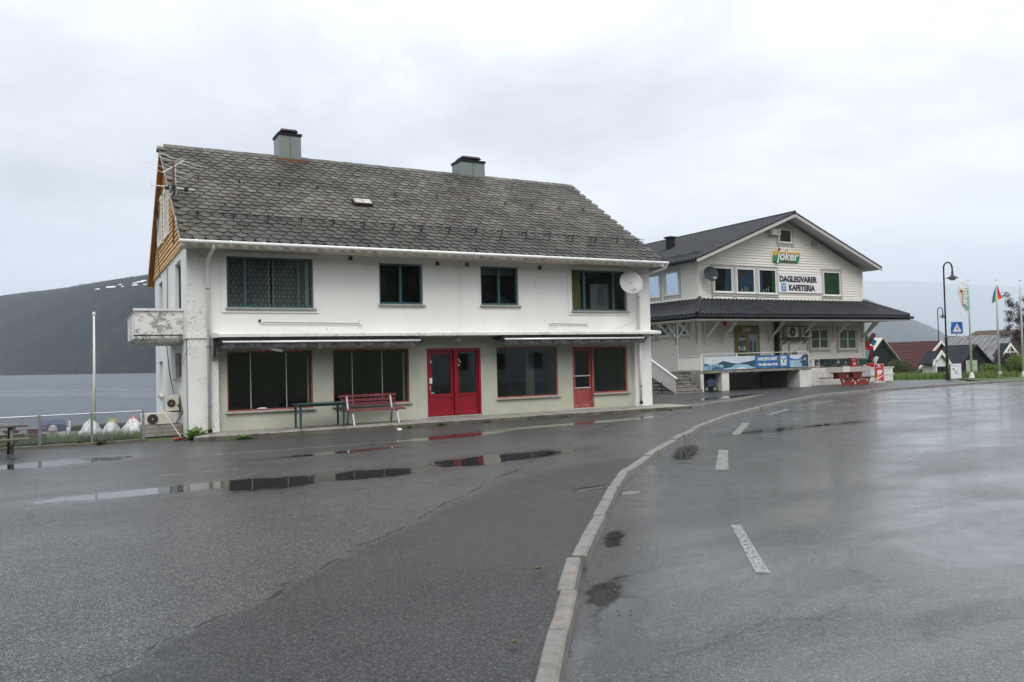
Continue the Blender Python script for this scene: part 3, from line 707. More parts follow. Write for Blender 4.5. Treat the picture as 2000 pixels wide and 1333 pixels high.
MB().box(12.36, 12.68, YR+.6, YR+.66, .6, 2.0).build('inner_door_leaf', 'banner_hill', A)

def win(parent, tf, r, fm, mull=(), d=-.07, fw=.055, sill='sill_grey', trans=(), th=.06, back=None, name='window', glass='glass', sill_out=.07, sills=True):
    a0, a1, z0, z1 = r; mb = MB(tf)
    mb.box(a0, a0+fw, d-th, d, z0, z1).box(a1-fw, a1, d-th, d, z0, z1).box(a0+fw, a1-fw, d-th, d, z1-fw, z1).box(a0+fw, a1-fw, d-th, d, z0, z0+fw)
    e = [a0+fw]
    for m_ in mull: mb.box(m_-fw*.62, m_+fw*.62, d-th, d+.006, z0+fw, z1-fw); e += [m_-fw*.62, m_+fw*.62]
    e.append(a1-fw)
    zs = [z0+fw]
    for q in trans:
        for k in range(0, len(e), 2): mb.box(e[k], e[k+1], d-th, d-.004, q-.015, q+.015)
        zs += [q-.015, q+.015]
    zs.append(z1-fw)
    w_ = mb.build(name, fm, parent)
    for k in range(0, len(e), 2):
        for j in range(0, len(zs), 2):
            MB(tf).box(e[k], e[k+1], d-th*.55, d-th*.45, zs[j], zs[j+1]).build('pane', glass, w_)
    if sills: MB(tf).box(a0-.04, a1+.06, -.10, sill_out, z0-.05, z0-.004).build('sill', sill, w_, bevel=.006)
    if back: MB(tf).box(a0, a1, d-th-.09, d-th-.07, z0, z1).build('backing', back, w_)
    return w_
F = front(YF)
w1 = win(A, F, W1, 'teal_frame', (3.66, 4.98))
win(A, F, W2, 'teal_frame', (7.77,)); w3 = win(A, F, W3, 'teal_frame', (10.82,)); win(A, F, W4, 'teal_frame', (13.82, 14.93))
MB(F).box(10.28, 10.8, -.2, -.19, 4.2, 4.36).box(10.86, 11.38, -.2, -.19, 4.2, 4.36).build('pelmet', 'curtain_grey', w3)
for (r, g) in ((W1, .13), (W4, .14)):   # raised plaster surrounds
    a0, a1, z0, z1 = r; q = MB(F)
    q.box(a0-g, a0, 0, .018, z0-.1, z1+.11).box(a1, a1+g, 0, .018, z0-.1, z1+.11).box(a0, a1, 0, .018, z1, z1+.11).box(a0-g, a1+g, 0, .03, z0-.125, z0-.1).box(a0, a1, 0, .018, z0-.1, z0-.05)
    q.build('window_surround', 'white_render', A)
    MB(F).box(a0-.05, a1+.1, .03, .10, z1+.13, z1+.165).build('blind_rail', 'soffit', A)
# lace curtain with dots
mb = MB(F); N_ = 90
for (c0, c1) in ((3.27, 4.29), (4.34, 5.30)):
    pv = [(c0+(c1-c0)*k/N_, -.19+.022*math.sin(k*.9)) for k in range(N_+1)]
    mb.add([(a, d, z) for a, d in pv for z in (3.2, 4.40)], [(2*k, 2*k+2, 2*k+3, 2*k+1) for k in range(N_)])
mb.build('curtain', 'curtain_grey', w1, smooth=True, recalc=False)
mb = MB(F); j = 0
for zi in range(11):
    for xi in range(17):
        a, z = 3.34+xi*.118+(zi % 2)*.059, 3.25+zi*.108
        if a > 5.27: continue
        mb.add([(a+.017*math.cos(t_*PI/3), -.155, z+.02*math.sin(t_*PI/3)) for t_ in range(6)], [tuple(range(6))])
mb.build('lace_dot', 'lace', w1, recalc=False, kind='stuff')
MB(F).box(4.255, 4.275, -.158, -.150, 3.2, 4.4).box(4.355, 4.375, -.158, -.150, 3.2, 4.4).box(5.18, 5.27, -.158, -.150, 3.2, 4.4).build('lace_border', 'lace', w1)
# shop windows: red frames, thin glass joints
R_ = front(YR)
s1 = win(A, R_, S1, 'faded_red', (), d=-.05, fw=.035); s2 = win(A, R_, S2, 'faded_red', (), d=-.05, fw=.035)
MB(R_).box(3.775, 3.79, -.075, -.062, .62, 2.04).box(4.66, 4.675, -.075, -.062, .62, 2.04).build('glass_joint', 'alu', s1)
MB(R_).box(6.40, 6.412, -.075, -.062, .64, 2.04).box(7.235, 7.247, -.075, -.062, .64, 2.04).build('glass_joint', 'alu', s2)
MB(R_).box(5.22, 5.26, -.16, -.12, .7, 2.0).build('inner_post', 'trim_white', s1); MB(R_).box(7.86, 7.92, -.17, -.12, .64, 2.0).build('inner_post', 'room_pale', s2)
MB(R_).box(3.92, 4.16, -.045, .0, .618, .638).box(3.98, 4.12, -.045, -.01, .638, .652).build('paper_scrap', 'paper', s1)
win(A, R_, S3, 'faded_red', (), d=-.05, fw=.035); win(A, R_, S4, 'faded_red', (), d=-.05, fw=.045)
# side windows
L_ = left(XA0)
win(A, L_, SU1, 'teal_frame', (22.4,), d=-.09, sills=False); win(A, L_, SU2, 'teal_frame', (27.35,), d=-.09); win(A, L_, SL1, 'sill_grey', (22.6,), d=-.1); win(A, L_, SL2, 'sill_grey', (), d=-.1)

def door_leaf(parent, tf, r, mat_, glass_z, d=-.06, st=.085, name='door', groove=0, rail=None):
    a0, a1, z0, z1 = r; mb = MB(tf)
    mb.box(a0, a0+st, d-.05, d, z0, z1).box(a1-st, a1, d-.05, d, z0, z1).box(a0+st, a1-st, d-.05, d, z1-st, z1).box(a0+st, a1-st, d-.05, d, z0, z0+.09).box(a0+st, a1-st, d-.05, d, glass_z-.07, glass_z)
    dd = mb.build(name, mat_, parent, bevel=.005)
    if groove:
        n_ = 6; w_ = (a1-a0-2*st)/n_
        for k in range(n_): MB(tf).box(a0+st+k*w_+.004, a0+st+(k+1)*w_-.004, d-.04, d-.014, z0+.09, glass_z-.07).build('panel_board', mat_, dd)
    else: MB(tf).box(a0+st, a1-st, d-.04, d-.02, z0+.09, glass_z-.07).build('lower_panel', mat_, dd)
    MB(tf).box(a0+st, a1-st, d-.032, d-.026, glass_z, z1-st).build('pane', 'glass', dd)
    return dd
MB(R_).box(8.53, 8.60, -.13, .0, .15, 2.07).box(10.14, 10.21, -.13, .0, .15, 2.07).box(8.60, 10.14, -.13, .0, 2.00, 2.07).box(9.37, 9.47, -.13, .012, .15, 2.0).build('door_frame', 'red_paint', A)
dl = door_leaf(A, R_, (8.605, 9.365, .165, 1.99), 'red_paint', .78); dr = door_leaf(A, R_, (9.475, 10.135, .165, 1.99), 'red_paint', .78, st=.05)
MB(R_).box(8.57, 8.70, -.052, -.045, 1.08, 1.24).build('notice', 'paper', dl)
MB(R_).box(8.62, 8.635, -.05, -.02, .9, 1.02).build('handle', 'alu', dl)
for (a, z) in ((8.655, 1.70), (8.66, 1.66), (9.52, 1.72), (9.53, 1.56), (9.56, 1.66)):
    MB(R_).lathe((0,0,0), [(.001,0)], 3) if 0 else MB(R_).box(a, a+.035, -.058, -.055, z, z+.04).build('sticker', 'paper', dl if a < 9 else dr)
MB(R_).box(8.66, 8.76, -.058, -.055, .80, .835).build('sticker', 'logo_mint', dl)
MB(front(YR)).box(8.5, 10.24, -.1, .03, .122, .155).build('door_step', 'sill_grey', A)
MB(R_).box(13.37, 13.42, -.1, .0, .15, 2.05).box(14.09, 14.15, -.1, .0, .15, 2.05).box(13.42, 14.09, -.1, .0, 1.99, 2.05).build('door_frame', 'faded_red', A)
d2 = door_leaf(A, R_, (13.425, 14.085, .16, 1.985), 'faded_red', .78, st=.07, groove=1)
MB(R_).box(13.45, 14.05, -.05, -.035, 1.13, 1.16).box(13.45, 14.05, -.05, -.035, .76, .79).build('door_rail', 'alu', d2)
# canopy slab above the shop
mb = MB().prism([(2.80,YF,ZC-.06),(2.96,19.95,ZC-.06),(2.96,19.95,ZC+.02),(2.80,YF,ZC+.045)], (.01,0,0)); mb = MB()
mb.add([(2.86,YF-.004,2.40),(2.96,19.95,2.405),(16.36,19.95,2.405),(16.36,YF-.004,2.40),(2.86,YF-.004,2.55),(2.96,19.95,2.495),(16.36,19.95,2.495),(16.36,YF-.004,2.55)],
       [(0,1,2,3),(7,6,5,4),(0,4,5,1),(1,5,6,2),(2,6,7,3),(3,7,4,0)]); mb.build('canopy_slab', 'peeling_render', A, bevel=.008)
MB().box(XA0-.03, 2.86, YF-.03, YF+.1, 2.405, 2.52).box(XA0-.03, XA0+.02, YF+.1, 21.2, 2.405, 2.52).build('cornice', 'white_render', A)
# awnings rolled up under the slab
def awning(x0, x1, ragged):
    aw = MB().tube([(x0, 19.80, 2.285), (x1, 19.80, 2.275)], .032, 10).build('awning', 'alu', A, smooth=True)
    MB().box(x0+.03, x1-.03, 19.86, 20.4, 2.325, 2.385).tube([(x0+.03, 20.3, 2.32), (x1-.03, 20.3, 2.32)], .05, 8).build('folded_cloth', 'dull_black', aw)
    n_ = int((x1-x0)*60); v_ = []
    for k in range(n_+1):
        x = x0+.03+(x1-x0-.06)*k/n_; s__ = abs(math.sin((x-x0)*PI/.36)); dz = .12+.028*s__+.02*noise.noise(Vector((x*3, ragged, 0)))
        y = 19.79+.018*math.sin(x*11+ragged)+.01*math.sin(x*29); v_ += [(x, 19.80, 2.262), (x, y+.005, 2.262-dz*.5), (x, y, 2.262-dz)]
    MB().add(v_, [(3*k+i, 3*k+3+i, 3*k+4+i, 3*k+1+i) for k in range(n_) for i in (0, 1)]).build('valance', 'awning_cloth', aw, smooth=True, recalc=False)
    for x in (x0+.01, x1-.01): MB().beam((x, 19.80, 2.28), (x, 20.45, 2.34), .04, .05).box(x-.03, x+.03, 19.76, 19.84, 2.22, 2.32).build('bracket', 'black_metal', aw)
awning(2.94, 8.08, 1.3); awning(10.53, 15.60, 5.1)
MB().tube([(4.08, 20.2, 2.13), (4.42, 19.95, 2.05)], .028, 8).build('fluorescent_tube', 'trim_white', A, smooth=True)
MB().lathe((9.31, 20.2, 2.405), [(.05, 0), (.05, -.03), (.075, -.06), (.085, -.11), (.06, -.16), (.01, -.175)], 12).build('globe_lamp', 'dish_grey', A, smooth=True)
# balcony on the gable side
bx0, bx1, by0, by1 = 1.20, 2.295, 21.30, 24.5
B_ = MB().box(bx0, bx1, by0, by1, 2.44, 2.52).add([(bx0-.03,by0-.03,2.44),(bx1,by0-.03,2.44),(bx1,by1,2.44),(bx0-.03,by1,2.44),(bx0+.12,by0+.1,2.33),(bx1,by0+.1,2.33),(bx1,by1-.1,2.33),(bx0+.12,by1-.1,2.33)], [(0,1,2,3),(7,6,5,4),(0,4,5,1),(1,5,6,2),(2,6,7,3),(3,7,4,0)]).build('balcony', 'balcony_render', A)
MB().box(bx0, bx1, by0, by0+.07, 2.52, 3.12).box(bx0, bx0+.07, by0+.07, by1-.07, 2.52, 3.12).box(bx0, bx1, by1-.07, by1, 2.52, 3.12).build('parapet', 'balcony_render', B_)
MB().box(bx0-.04, bx1, by0-.04, by0+.1, 3.12, 3.18).box(bx0-.04, bx0+.1, by0+.1, by1-.1, 3.12, 3.18).box(bx0-.04, bx1, by1-.1, by1+.04, 3.12, 3.18).build('coping', 'trim_white', B_)
MB().box(bx0-.045, bx0-.041, by0-.04, by1, 3.13, 3.17).box(bx0-.04, bx1, by0-.045, by0-.041, 2.50, 2.53).build('rusty_flashing', 'dull_black', B_)
# cladding of the gable: single boards
def gspan(z): k = (RZ-.15-z)/(RZ-.15-ZE); return (RY-(RY-20.62)*k, RY+(29.5-RY)*k)
GW1, GW2 = (24.1, 25.2, 5.55, 6.8), (26.1, 27.3, 5.58, 6.85)
mb = MB().prism([(XA0+.02,20.5,ZE),(XA0+.02,29.5,ZE),(XA0+.02,RY,RZ-.12)], (.2,0,0)); mb.build('gable_wall', 'orange_board', A)
rows = [(ZE+.02+k*.135, ZE+.02+(k+1)*.135) for k in range(23)]
planks(A, left(XA0-.02), rows, gspan, [GW1, GW2], 'yellow_wood', .02)
MB().box(XA0-.045, XA0+.02, 20.55, 29.6, ZE-.05, ZE+.02).build('gable_board', 'yellow_wood', A)
for g in (GW1, GW2):
    q = win(A, left(XA0-.02), g, 'trim_white', ((g[0]+g[1])/2,), d=.05, sills=False, back='blue_cloth')
    MB(left(XA0-.02)).box(g[0]-.09, g[0], .0, .065, g[2]-.09, g[3]+.09).box(g[1], g[1]+.09, 0, .065, g[2]-.09, g[3]+.09).box(g[0], g[1], 0, .065, g[3], g[3]+.09).box(g[0], g[1], 0, .065, g[2]-.09, g[2]).build('trim', 'trim_white', q)
# roof: deck, verge boards, slates
EY, EZ = 19.80, 4.66
SL = Vector((0, RY-EY, RZ-EZ)); SLEN = SL.length; ANG = math.atan2(SL.z, SL.y); un = SL.normalized(); nn_ = Vector((0, -un.z, un.y))
RX0, RX1 = 2.09, 16.50
for sgn in (1, -1):
    mb = MB(); f_ = lambda y: RY+(y-RY)*sgn
    mb.add([(x, f_(y), z) for x in (RX0+.02, RX1-.02) for (y, z) in ((EY+.05, EZ-.02), (RY, RZ), (RY, RZ-.14), (EY+.05, EZ-.12))], [(0,1,2,3),(7,6,5,4),(0,4,5,1),(2,6,7,3),(0,3,7,4),(1,5,6,2)])
    mb.build('roof_deck', 'soffit' if sgn == 1 else 'orange_board', A)
MB().prism([(RX0+.03,2*RY-EY,EZ-.01),(RX1-.03,2*RY-EY,EZ-.01),(RX1-.03,RY,RZ+.012),(RX0+.03,RY,RZ+.012)], (0,.02,.03)).build('rear_slope', 'slate_joined', A)
for x in (RX0+.03, RX1-.06):
    vb = MB()
    for sgn in ((1, -1)):
        f_ = lambda y: RY+(y-RY)*sgn
        vb.prism([(x, f_(EY+.06), EZ-.16), (x, f_(EY+.06), EZ-.04), (x, RY, RZ-.03), (x, RY, RZ-.16)], (.028,0,0))
    vb.build('verge_board', 'orange_board', A)
MB().box(RX0+.02, XA0+.1, EY+.1, YF, EZ-.1, EZ-.06).box(XA0, RX1-.02, 19.88, YF, EZ-.09, EZ-.05).build('soffit_board', 'soffit', A)
SW, EXPO = .285, .226; NR = int(SLEN/EXPO)+1
def slate_geo(w):
    h, th = .40, .016; D0 = .150; pts = [(-w/2, h), (-w/2, D0)]
    for k in range(1, 8): t_ = PI*k/8; pts.append((-math.cos(t_)*w/2, D0-D0*math.sin(t_)))
    pts += [(w/2, D0), (w/2, h)]
    n = len(pts); top = [(x, y, th+.034*(1-y/h)) for x, y in pts]; bot = [(x, y, .034*(1-y/h)-.014) for x, y in pts]
    return top+bot, [tuple(range(n))]+[(i, n+i, n+(i+1) % n, (i+1) % n) for i in range(n)]
gv, gf = slate_geo(SW-.012)
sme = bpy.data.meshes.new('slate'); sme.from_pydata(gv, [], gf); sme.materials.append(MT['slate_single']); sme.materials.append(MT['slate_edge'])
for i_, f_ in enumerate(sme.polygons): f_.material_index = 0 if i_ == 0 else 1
bm = bmesh.new(); bm.from_mesh(sme); bmesh.ops.recalc_face_normals(bm, faces=bm.faces); bm.to_mesh(sme); bm.free()
rng = random.Random(11); spots = []
base = Vector((0, EY-.04, EZ+.012))
for r in range(NR):
    off = 0 if r % 2 == 0 else SW/2
    for c_ in range(-1, int((RX1-RX0)/SW)+2):
        x = RX0+SW/2+c_*SW+off+rng.uniform(-.006, .006)
        if x < RX0+.04 or x > RX1-.04: continue
        s__ = r*EXPO+rng.uniform(-.010, .010)
        if s__ > SLEN-.12: continue
        if 6.98 < x < 7.62 and 2.72 < s__+.15 < 3.15: continue
        q = base+un*s__; q.x = x
        w_ = 1.0
        if x-SW/2 < RX0-.01: q.x = x+.06; w_ = .72
        if x+SW/2 > RX1+.01: q.x = x-.06; w_ = .72
        spots.append((q, rng.uniform(-.035, .035), rng.uniform(-.012, .018), w_, rng.random()))
spots.sort(key=lambda s: (s[0]-CAM).length)
def smat(s): return Matrix.Translation(s[0]) @ Matrix.Rotation(ANG, 4, 'X') @ Matrix.Rotation(s[1], 4, 'Z') @ Matrix.Rotation(s[2], 4, 'X') @ Matrix.Diagonal((s[3], 1, 1, 1))
for s in spots[:300]:
    o = bpy.data.objects.new('slate', sme); COL.objects.link(o); o.parent = A; o.matrix_local = Matrix.Translation(-LOC[A.name]) @ smat(s)
V_ = []; F_ = []; RN = []
for s in spots[300:]:
    m_ = Matrix.Translation(-LOC[A.name]) @ smat(s); n0 = len(V_); V_ += [tuple(m_ @ Vector(q)) for q in gv]; F_ += [tuple(i+n0 for i in f) for f in gf]; RN += [s[4]]*len(gv)
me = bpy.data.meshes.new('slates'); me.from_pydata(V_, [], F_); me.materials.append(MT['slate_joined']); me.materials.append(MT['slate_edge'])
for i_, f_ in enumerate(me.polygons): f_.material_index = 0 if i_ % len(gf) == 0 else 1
at_ = me.attributes.new('rnd', 'FLOAT', 'POINT'); at_.data.foreach_set('value', RN)
bm = bmesh.new(); bm.from_mesh(me); bmesh.ops.recalc_face_normals(bm, faces=bm.faces); bm.to_mesh(me); bm.free()
o = bpy.data.objects.new('slates', me); COL.objects.link(o); o.parent = A; o['kind'] = 'stuff'
# moss tufts along the eave and verge
mb = MB(); rng = random.Random(8)
for _ in range(260):
    s__ = rng.random()**2*SLEN*.95; x = RX0+.08+rng.random()**3*2.2 if rng.random() < .6 else rng.uniform(RX0+.1, RX1-.1)
    if x > RX0+2: s__ = rng.uniform(0, .5) if rng.random() < .7 else s__
    q = base+un*s__+nn_*.03; q.x = x; r_ = rng.uniform(.012, .035)
    mb.lathe(q, [(r_, -.01), (r_*.8, r_*.35), (.003, r_*.5)], 5)
mb.build('moss', 'moss', A, kind='stuff')
# ridge capping in lengths, rust by the chimney
x = RX0-.04; rng = random.Random(5)
while x < RX1:
    x1 = min(x+1.25, RX1+.03); dz = rng.uniform(0, .006)
    MB().prism([(x, RY-.2, RZ-.085+dz), (x, RY-.012, RZ+.055+dz), (x, RY+.012, RZ+.055+dz), (x, RY+.2, RZ-.085+dz), (x, RY+.2, RZ-.11+dz), (x, RY, RZ+.02+dz), (x, RY-.2, RZ-.11+dz)], (x1-x-.006, 0, 0)).build('ridge_cap', 'ridge_copper', A)
    x = x1
MB().box(5.5, 6.4, RY-.26, RY-.02, RZ-.14, RZ-.02).build('rusty_flashing', 'rust', A)
# chimneys
for (x0, x1, zt) in ((5.55, 6.24, 8.92), (11.80, 12.74, 8.70)):
    c = MB().box(x0, x1, RY+.0, RY+.75, 7.7, zt).build('chimney', 'chimney_metal', A, bevel=.008)
    MB().box(x0-.03, x1+.03, RY-.03, RY+.78, zt, zt+.07).build('rim', 'dark_trim', c)
    mx_ = (x0+x1)/2; w_ = (x1-x0)*.33
    MB().box(mx_-w_*.8, mx_+w_*.8, RY+.12, RY+.6, zt+.07, zt+.16).add([(mx_-w_*1.2,RY+.05,zt+.15),(mx_+w_*1.2,RY+.05,zt+.15),(mx_+w_*1.2,RY+.7,zt+.15),(mx_-w_*1.2,RY+.7,zt+.15),(mx_-w_,RY+.15,zt+.24),(mx_+w_,RY+.15,zt+.24),(mx_+w_,RY+.6,zt+.24),(mx_-w_,RY+.6,zt+.24)], [(0,1,2,3),(7,6,5,4),(0,4,5,1),(1,5,6,2),(2,6,7,3),(3,7,4,0)]).build('cowl', 'dark_trim', c)
    MB().box(mx_-.006, mx_+.006, RY-.004, RY, 7.7, zt).build('seam', 'dark_trim', c)
# gutter, brackets, downpipes
g = MB().tube([(RX0-.02, 19.72, EZ-.01), (RX1+.03, 19.72, EZ-.005)], .048, 10).build('gutter', 'trim_white', A, smooth=True)
for k in range(19): MB().tube([(RX0+.35+k*.77-.02, 19.72, EZ-.01), (RX0+.35+k*.77+.02, 19.72, EZ-.01)], .056, 10).build('gutter_clip', 'alu', g)
def downpipe(x, zb, zsplit):
    d_ = MB().tube([(x, 19.74, EZ-.03), (x, 19.78, EZ-.15), (x-.06, 20.3, EZ-.36), (x-.06, 20.36, EZ-.5), (x-.06, 20.36, zb)] if x < 10 else [(x+.35, 19.74, EZ-.03), (x+.33, 19.8, EZ-.15), (x-.3, 20.34, EZ-.40), (x-.35, 20.37, EZ-.5), (x-.35, 20.37, 2.56)], .042, 10).build('downpipe', 'trim_white', A, smooth=True)
    if x > 10: MB().tube([(x-.35, 20.37, 2.39), (x-.35, 20.37, zb)], .042, 10).build('lower_pipe', 'trim_white', d_, smooth=True)
    xx = x-.06 if x < 10 else x-.35; m_ = MB()
    for z in (3.6, 2.2, .75): m_.tube([(xx, 20.36, z-.02), (xx, 20.36, z+.02)], .05, 10)
    m_.build('pipe_clip', 'galv', d_); MB().tube([(xx, 20.36, zb-.08), (xx, 20.36, zb+.01)], .05, 10).build('pipe_foot', 'dark_trim', d_)
downpipe(2.82, .20, 0); downpipe(16.15, .26, 0)
# small vents, conduits, junction boxes
for x, z in ((6.35, 4.50), (8.85, 4.45), (9.77, 4.45), (12.19, 4.44)):
    v_ = MB(F).box(x-.055, x+.055, 0, .02, z-.055, z+.05).build('vent', 'ac_dark', A)
MB(F).box(2.84, 2.98, 0, .03, 1.86, 2.0).build('vent', 'galv', A)
for x0, x1, z in ((4.03, 6.58, 2.815), (12.50, 13.84, 2.785)):
    cd = MB(F).tube([(x0, .03, z), (x1, .03, z-.03)], .018, 6).tube([(x0, .03, z-.05), (x1, .03, z-.075)], .008, 4).build('conduit', 'trim_white', A)
    MB(F).box(x1-.03, x1+.03, 0, .05, z-.09, z+.03).box(x0-.03, x0+.02, 0, .05, z-.04, z+.02).build('junction_box', 'trim_white', cd)
MB(F).lathe((3.99, .012, 2.825), [(.04, 0), (.04, .02)], 10, 'y').build('wall_hole', 'dull_black', A)
MB(F).tube([(12.48,.03,2.76),(12.46,.05,2.66),(12.58,.08,2.62),(12.66,.05,2.68),(12.72,.03,2.6)], .006, 4).tube([(15.2,.02,3.6),(15.5,.03,3.3),(15.9,.03,3.0),(15.5,.03,2.75),(14.9,.03,2.6)], .005, 4).build('cable', 'grey_trim', A)
for (x, z) in ((11.42,3.1),(11.44,3.0),(12.3,2.95),(12.32,2.85),(12.02,3.98),(12.22,3.99),(12.03,3.84),(12.23,3.83),(5.7,2.62),(6.5,2.64)): MB(F).box(x-.008, x+.008, 0, .006, z-.008, z+.008).build('screw_hole', 'ac_dark', A)
# snow guard rails, roof hooks, skylight
def on_roof(x, s__, h): q = base+un*s__+nn_*h; return (x, q.y, q.z)
sgd = MB()
for h in (.10, .16, .22): sgd.tube([on_roof(2.35, 1.22, h), on_roof(16.35, 1.22, h)], .009, 5)
sg = sgd.build('snow_guard', 'black_metal', A)
for k in range(17): x = 2.6+k*.845; MB().beam(on_roof(x, 1.22, .02), on_roof(x, 1.22, .26), .02, .02).beam(on_roof(x, 1.55, .03), on_roof(x, 1.22, .2), .015, .015).build('guard_bracket', 'black_metal', sg)
for x in (2.9, 3.98, 5.09, 6.16, 8.57, 9.95, 11.06, 12.4, 13.4, 14.5, 15.46): MB().beam(on_roof(x, 3.95, .03), on_roof(x, 3.78, .16), .025, .02).beam(on_roof(x, 3.78, .02), on_roof(x, 3.78, .17), .02, .02).build('roof_hook', 'rust', A)
SKF = [on_roof(7.0, 2.78, .02), on_roof(7.56, 2.78, .02), on_roof(7.56, 3.14, .02), on_roof(7.0, 3.14, .02)]
sk = MB().prism(SKF, nn_*.10).build('skylight', 'brown_wood', A)
for a0, a1, mt_ in ((7.03, 7.27, 'sill_grey'), (7.29, 7.53, 'dish_grey')): MB().prism([on_roof(a0, 2.81, .122), on_roof(a1, 2.81, .122), on_roof(a1, 3.11, .122), on_roof(a0, 3.11, .122)], nn_*.01).build('pane', mt_, sk)
# hanging black cable on the side wall, socket iron by the pier
MB(left(XA0)).tube([(24.9,.03,4.6),(24.7,.06,3.4),(24.4,.12,2.4),(23.9,.10,1.6),(23.4,.05,1.0)], .012, 5).tube([(26.6,.03,6.9),(26.2,.2,5.6),(25.7,.15,4.4)], .01, 4).build('cable', 'black_metal', A)
MB().tube([(2.5,20.42,2.2),(2.35,20.3,2.25),(2.28,20.6,2.1),(2.26,21.3,1.75)], .01, 4).build('cable', 'trim_white', A)
MB().tube([(3.02,20.3,2.34),(2.95,20.2,2.2),(2.85,20.25,2.12),(3.0,20.15,2.08)], .02, 6).box(2.86, 2.9, 20.2, 20.45, 1.95, 2.4).build('awning_crank', 'black_metal', A)

# ================================================================== shop building with cream boards
B = thing('grocery_building', 'cream boarded gable shop with black tiled roofs and loading ramp', 'shop building', (31.2, 35, 0))
BX0, BX1, BY, BYB = 25.55, 36.98, 28.30, 43.0
CX = 31.22; BE, BA = 6.10, 8.62; RFY = 27.55; HW = 6.42
def gab(z):
    if z <= BE-.1: return (BX0, BX1)
    k = min(1, max(0.01, (BA-.2-z)/(BA-.2-(BE-.1)))); return (CX-(CX-BX0)*k, CX+(BX1-CX)*k)
bw = MB().prism([(BX0+.03,BY+.02,.88),(BX1-.03,BY+.02,.88),(BX1-.03,BY+.02,BE-.05),(CX,BY+.02,BA-.25),(BX0+.03,BY+.02,BE-.05)], (0,14,0)).build('wall', 'cream_trim', B)
fb = front(BY); lb = left(BX0)
UW = [(26.42,27.60,4.66,5.86), (27.88,29.08,4.65,5.86), (29.33,30.54,4.64,5.86)]
GW = (30.83,31.72,7.24,7.93); GR = (33.95,35.24,4.63,5.88)
LW = [(32.87,34.18,1.86,2.88), (34.98,36.34,1.82,2.88)]
PO = (27.62,29.27,1.35,3.10)
t_ = .13
grow = lambda r, g=t_: (r[0]-g, r[1]+g, r[2]-g, r[3]+g)
rows = [(.93+k*.135, .93+(k+1)*.135) for k in range(19)]
planks(B, fb, rows, lambda z: (BX0+.12, BX1-.12), [grow(r, .1) for r in LW]+[PO], 'cream_board')
rows = [(4.34+k*.135, 4.34+(k+1)*.135) for k in range(30)]
planks(B, fb, [r for r in rows if r[1] < BA-.25], lambda z: (gab(z)[0]+(.12 if z < BE else 0), gab(z)[1]-(.12 if z < BE else 0)), [grow(r, .1) for r in UW]+[grow(GW, .1), grow(GR, .1)], 'cream_board')
LUW = [(29.72,30.72,4.68,5.78), (31.15,32.15,4.66,5.76), (32.6,33.6,4.66,5.76)]
LLW = [(29.16,29.84,2.68,3.32), (30.38,31.28,2.66,3.30), (31.64,32.5,2.64,3.28)]
rows = [(.93+k*.135, .93+(k+1)*.135) for k in range(19)]
planks(B, lb, rows, lambda z: (BY+.12, 36.0), [grow(r, .09) for r in LLW], 'cream_board')
rows = [(4.34+k*.135, 4.34+(k+1)*.135) for k in range(13)]
planks(B, lb, rows, lambda z: (BY+.12, 36.0), [grow(r, .1) for r in LUW], 'cream_board')
MB().box(BX0-.05, BX0+.12, BY-.05, BY+.02, .9, BE-.1).box(BX0-.05, BX0+.01, BY+.02, BY+.12, .9, BE-.1).build('corner_board', 'cream_trim', B)
MB().box(BX1-.12, BX1+.05, BY-.05, BY+.05, .9, BE-.1).build('corner_board', 'cream_trim', B)
def bwin(tf, r, mull=(), trans=(), backing='room_dark', trim='grey_trim', glass='glass'):
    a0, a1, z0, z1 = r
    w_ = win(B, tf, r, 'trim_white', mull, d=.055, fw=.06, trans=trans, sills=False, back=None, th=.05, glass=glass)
    MB(tf).box(a0, a1, -.012, .002, z0, z1).build('backing', backing, w_)  # flat sheet behind the glass; near-black ones paint the darkness of the room
    MB(tf).box(a0-.13, a0-.003, 0, .06, z0-.2, z1+.10).box(a1+.003, a1+.13, 0, .06, z0-.2, z1+.10).box(a0-.16, a1+.16, 0, .075, z1+.10, z1+.14).box(a0, a1, .0, .05, z1+.003, z1+.10).box(a0, a1, 0, .06, z0-.15, z0-.04).build('trim', trim, w_)
    MB(tf).box(a0-.12, a1+.12, 0, .10, z0-.04, z0-.004).build('sill', 'cream_trim', w_)
    return w_
for i, r in enumerate(UW):
    w_ = bwin(fb, r, backing='room_dark')
    a0, a1, z0, z1 = r
    if i == 1: MB(fb).box(a0+.07, a1-.07, .006, .010, z0+.05, z1-.06).build('blue_interior', 'blue_cloth', w_); MB(fb).box(a0+.4, a0+.72, .012, .015, z0+.85, z1-.1).build('picture', 'room_wood', w_)
    if i == 0: MB(fb).prism([(a1-.5,.006,z0+.06),(a1-.07,.006,z0+.06),(a1-.07,.006,z1-.07),(a1-.38,.006,z1-.07)], (0,.004,0)).build('curtain', 'blue_cloth', w_)
    if i == 2: MB(fb).box(a0+.07, a0+.3, .006, .010, z0+.05, z1-.06).build('curtain', 'blue_cloth', w_); MB(fb).box(a1-.26, a1-.07, .006, .010, z0+.05, z1-.06).build('side_curtain', 'blind_green', w_)
    if i != 0: MB(fb).box(a0+.53,a0+.57,.012,.018,z0+.06,z0+.3).box(a0+.68,a0+.72,.012,.018,z0+.06,z0+.34).box(a0+.32,a0+.40,.012,.018,z0+.06,z0+.2).build('candle', 'paper', w_)
bwin(fb, GW); bwin(fb, GR, backing='blind_green')
for r in LW: bwin(fb, r, ((r[0]+r[1])/2,), ((r[2]+r[3])/2,), backing='room_pale')
for r in LUW: bwin(lb, r, backing='blue_cloth', glass='coated_glass')
for r in LLW: bwin(lb, r, backing='curtain_grey')
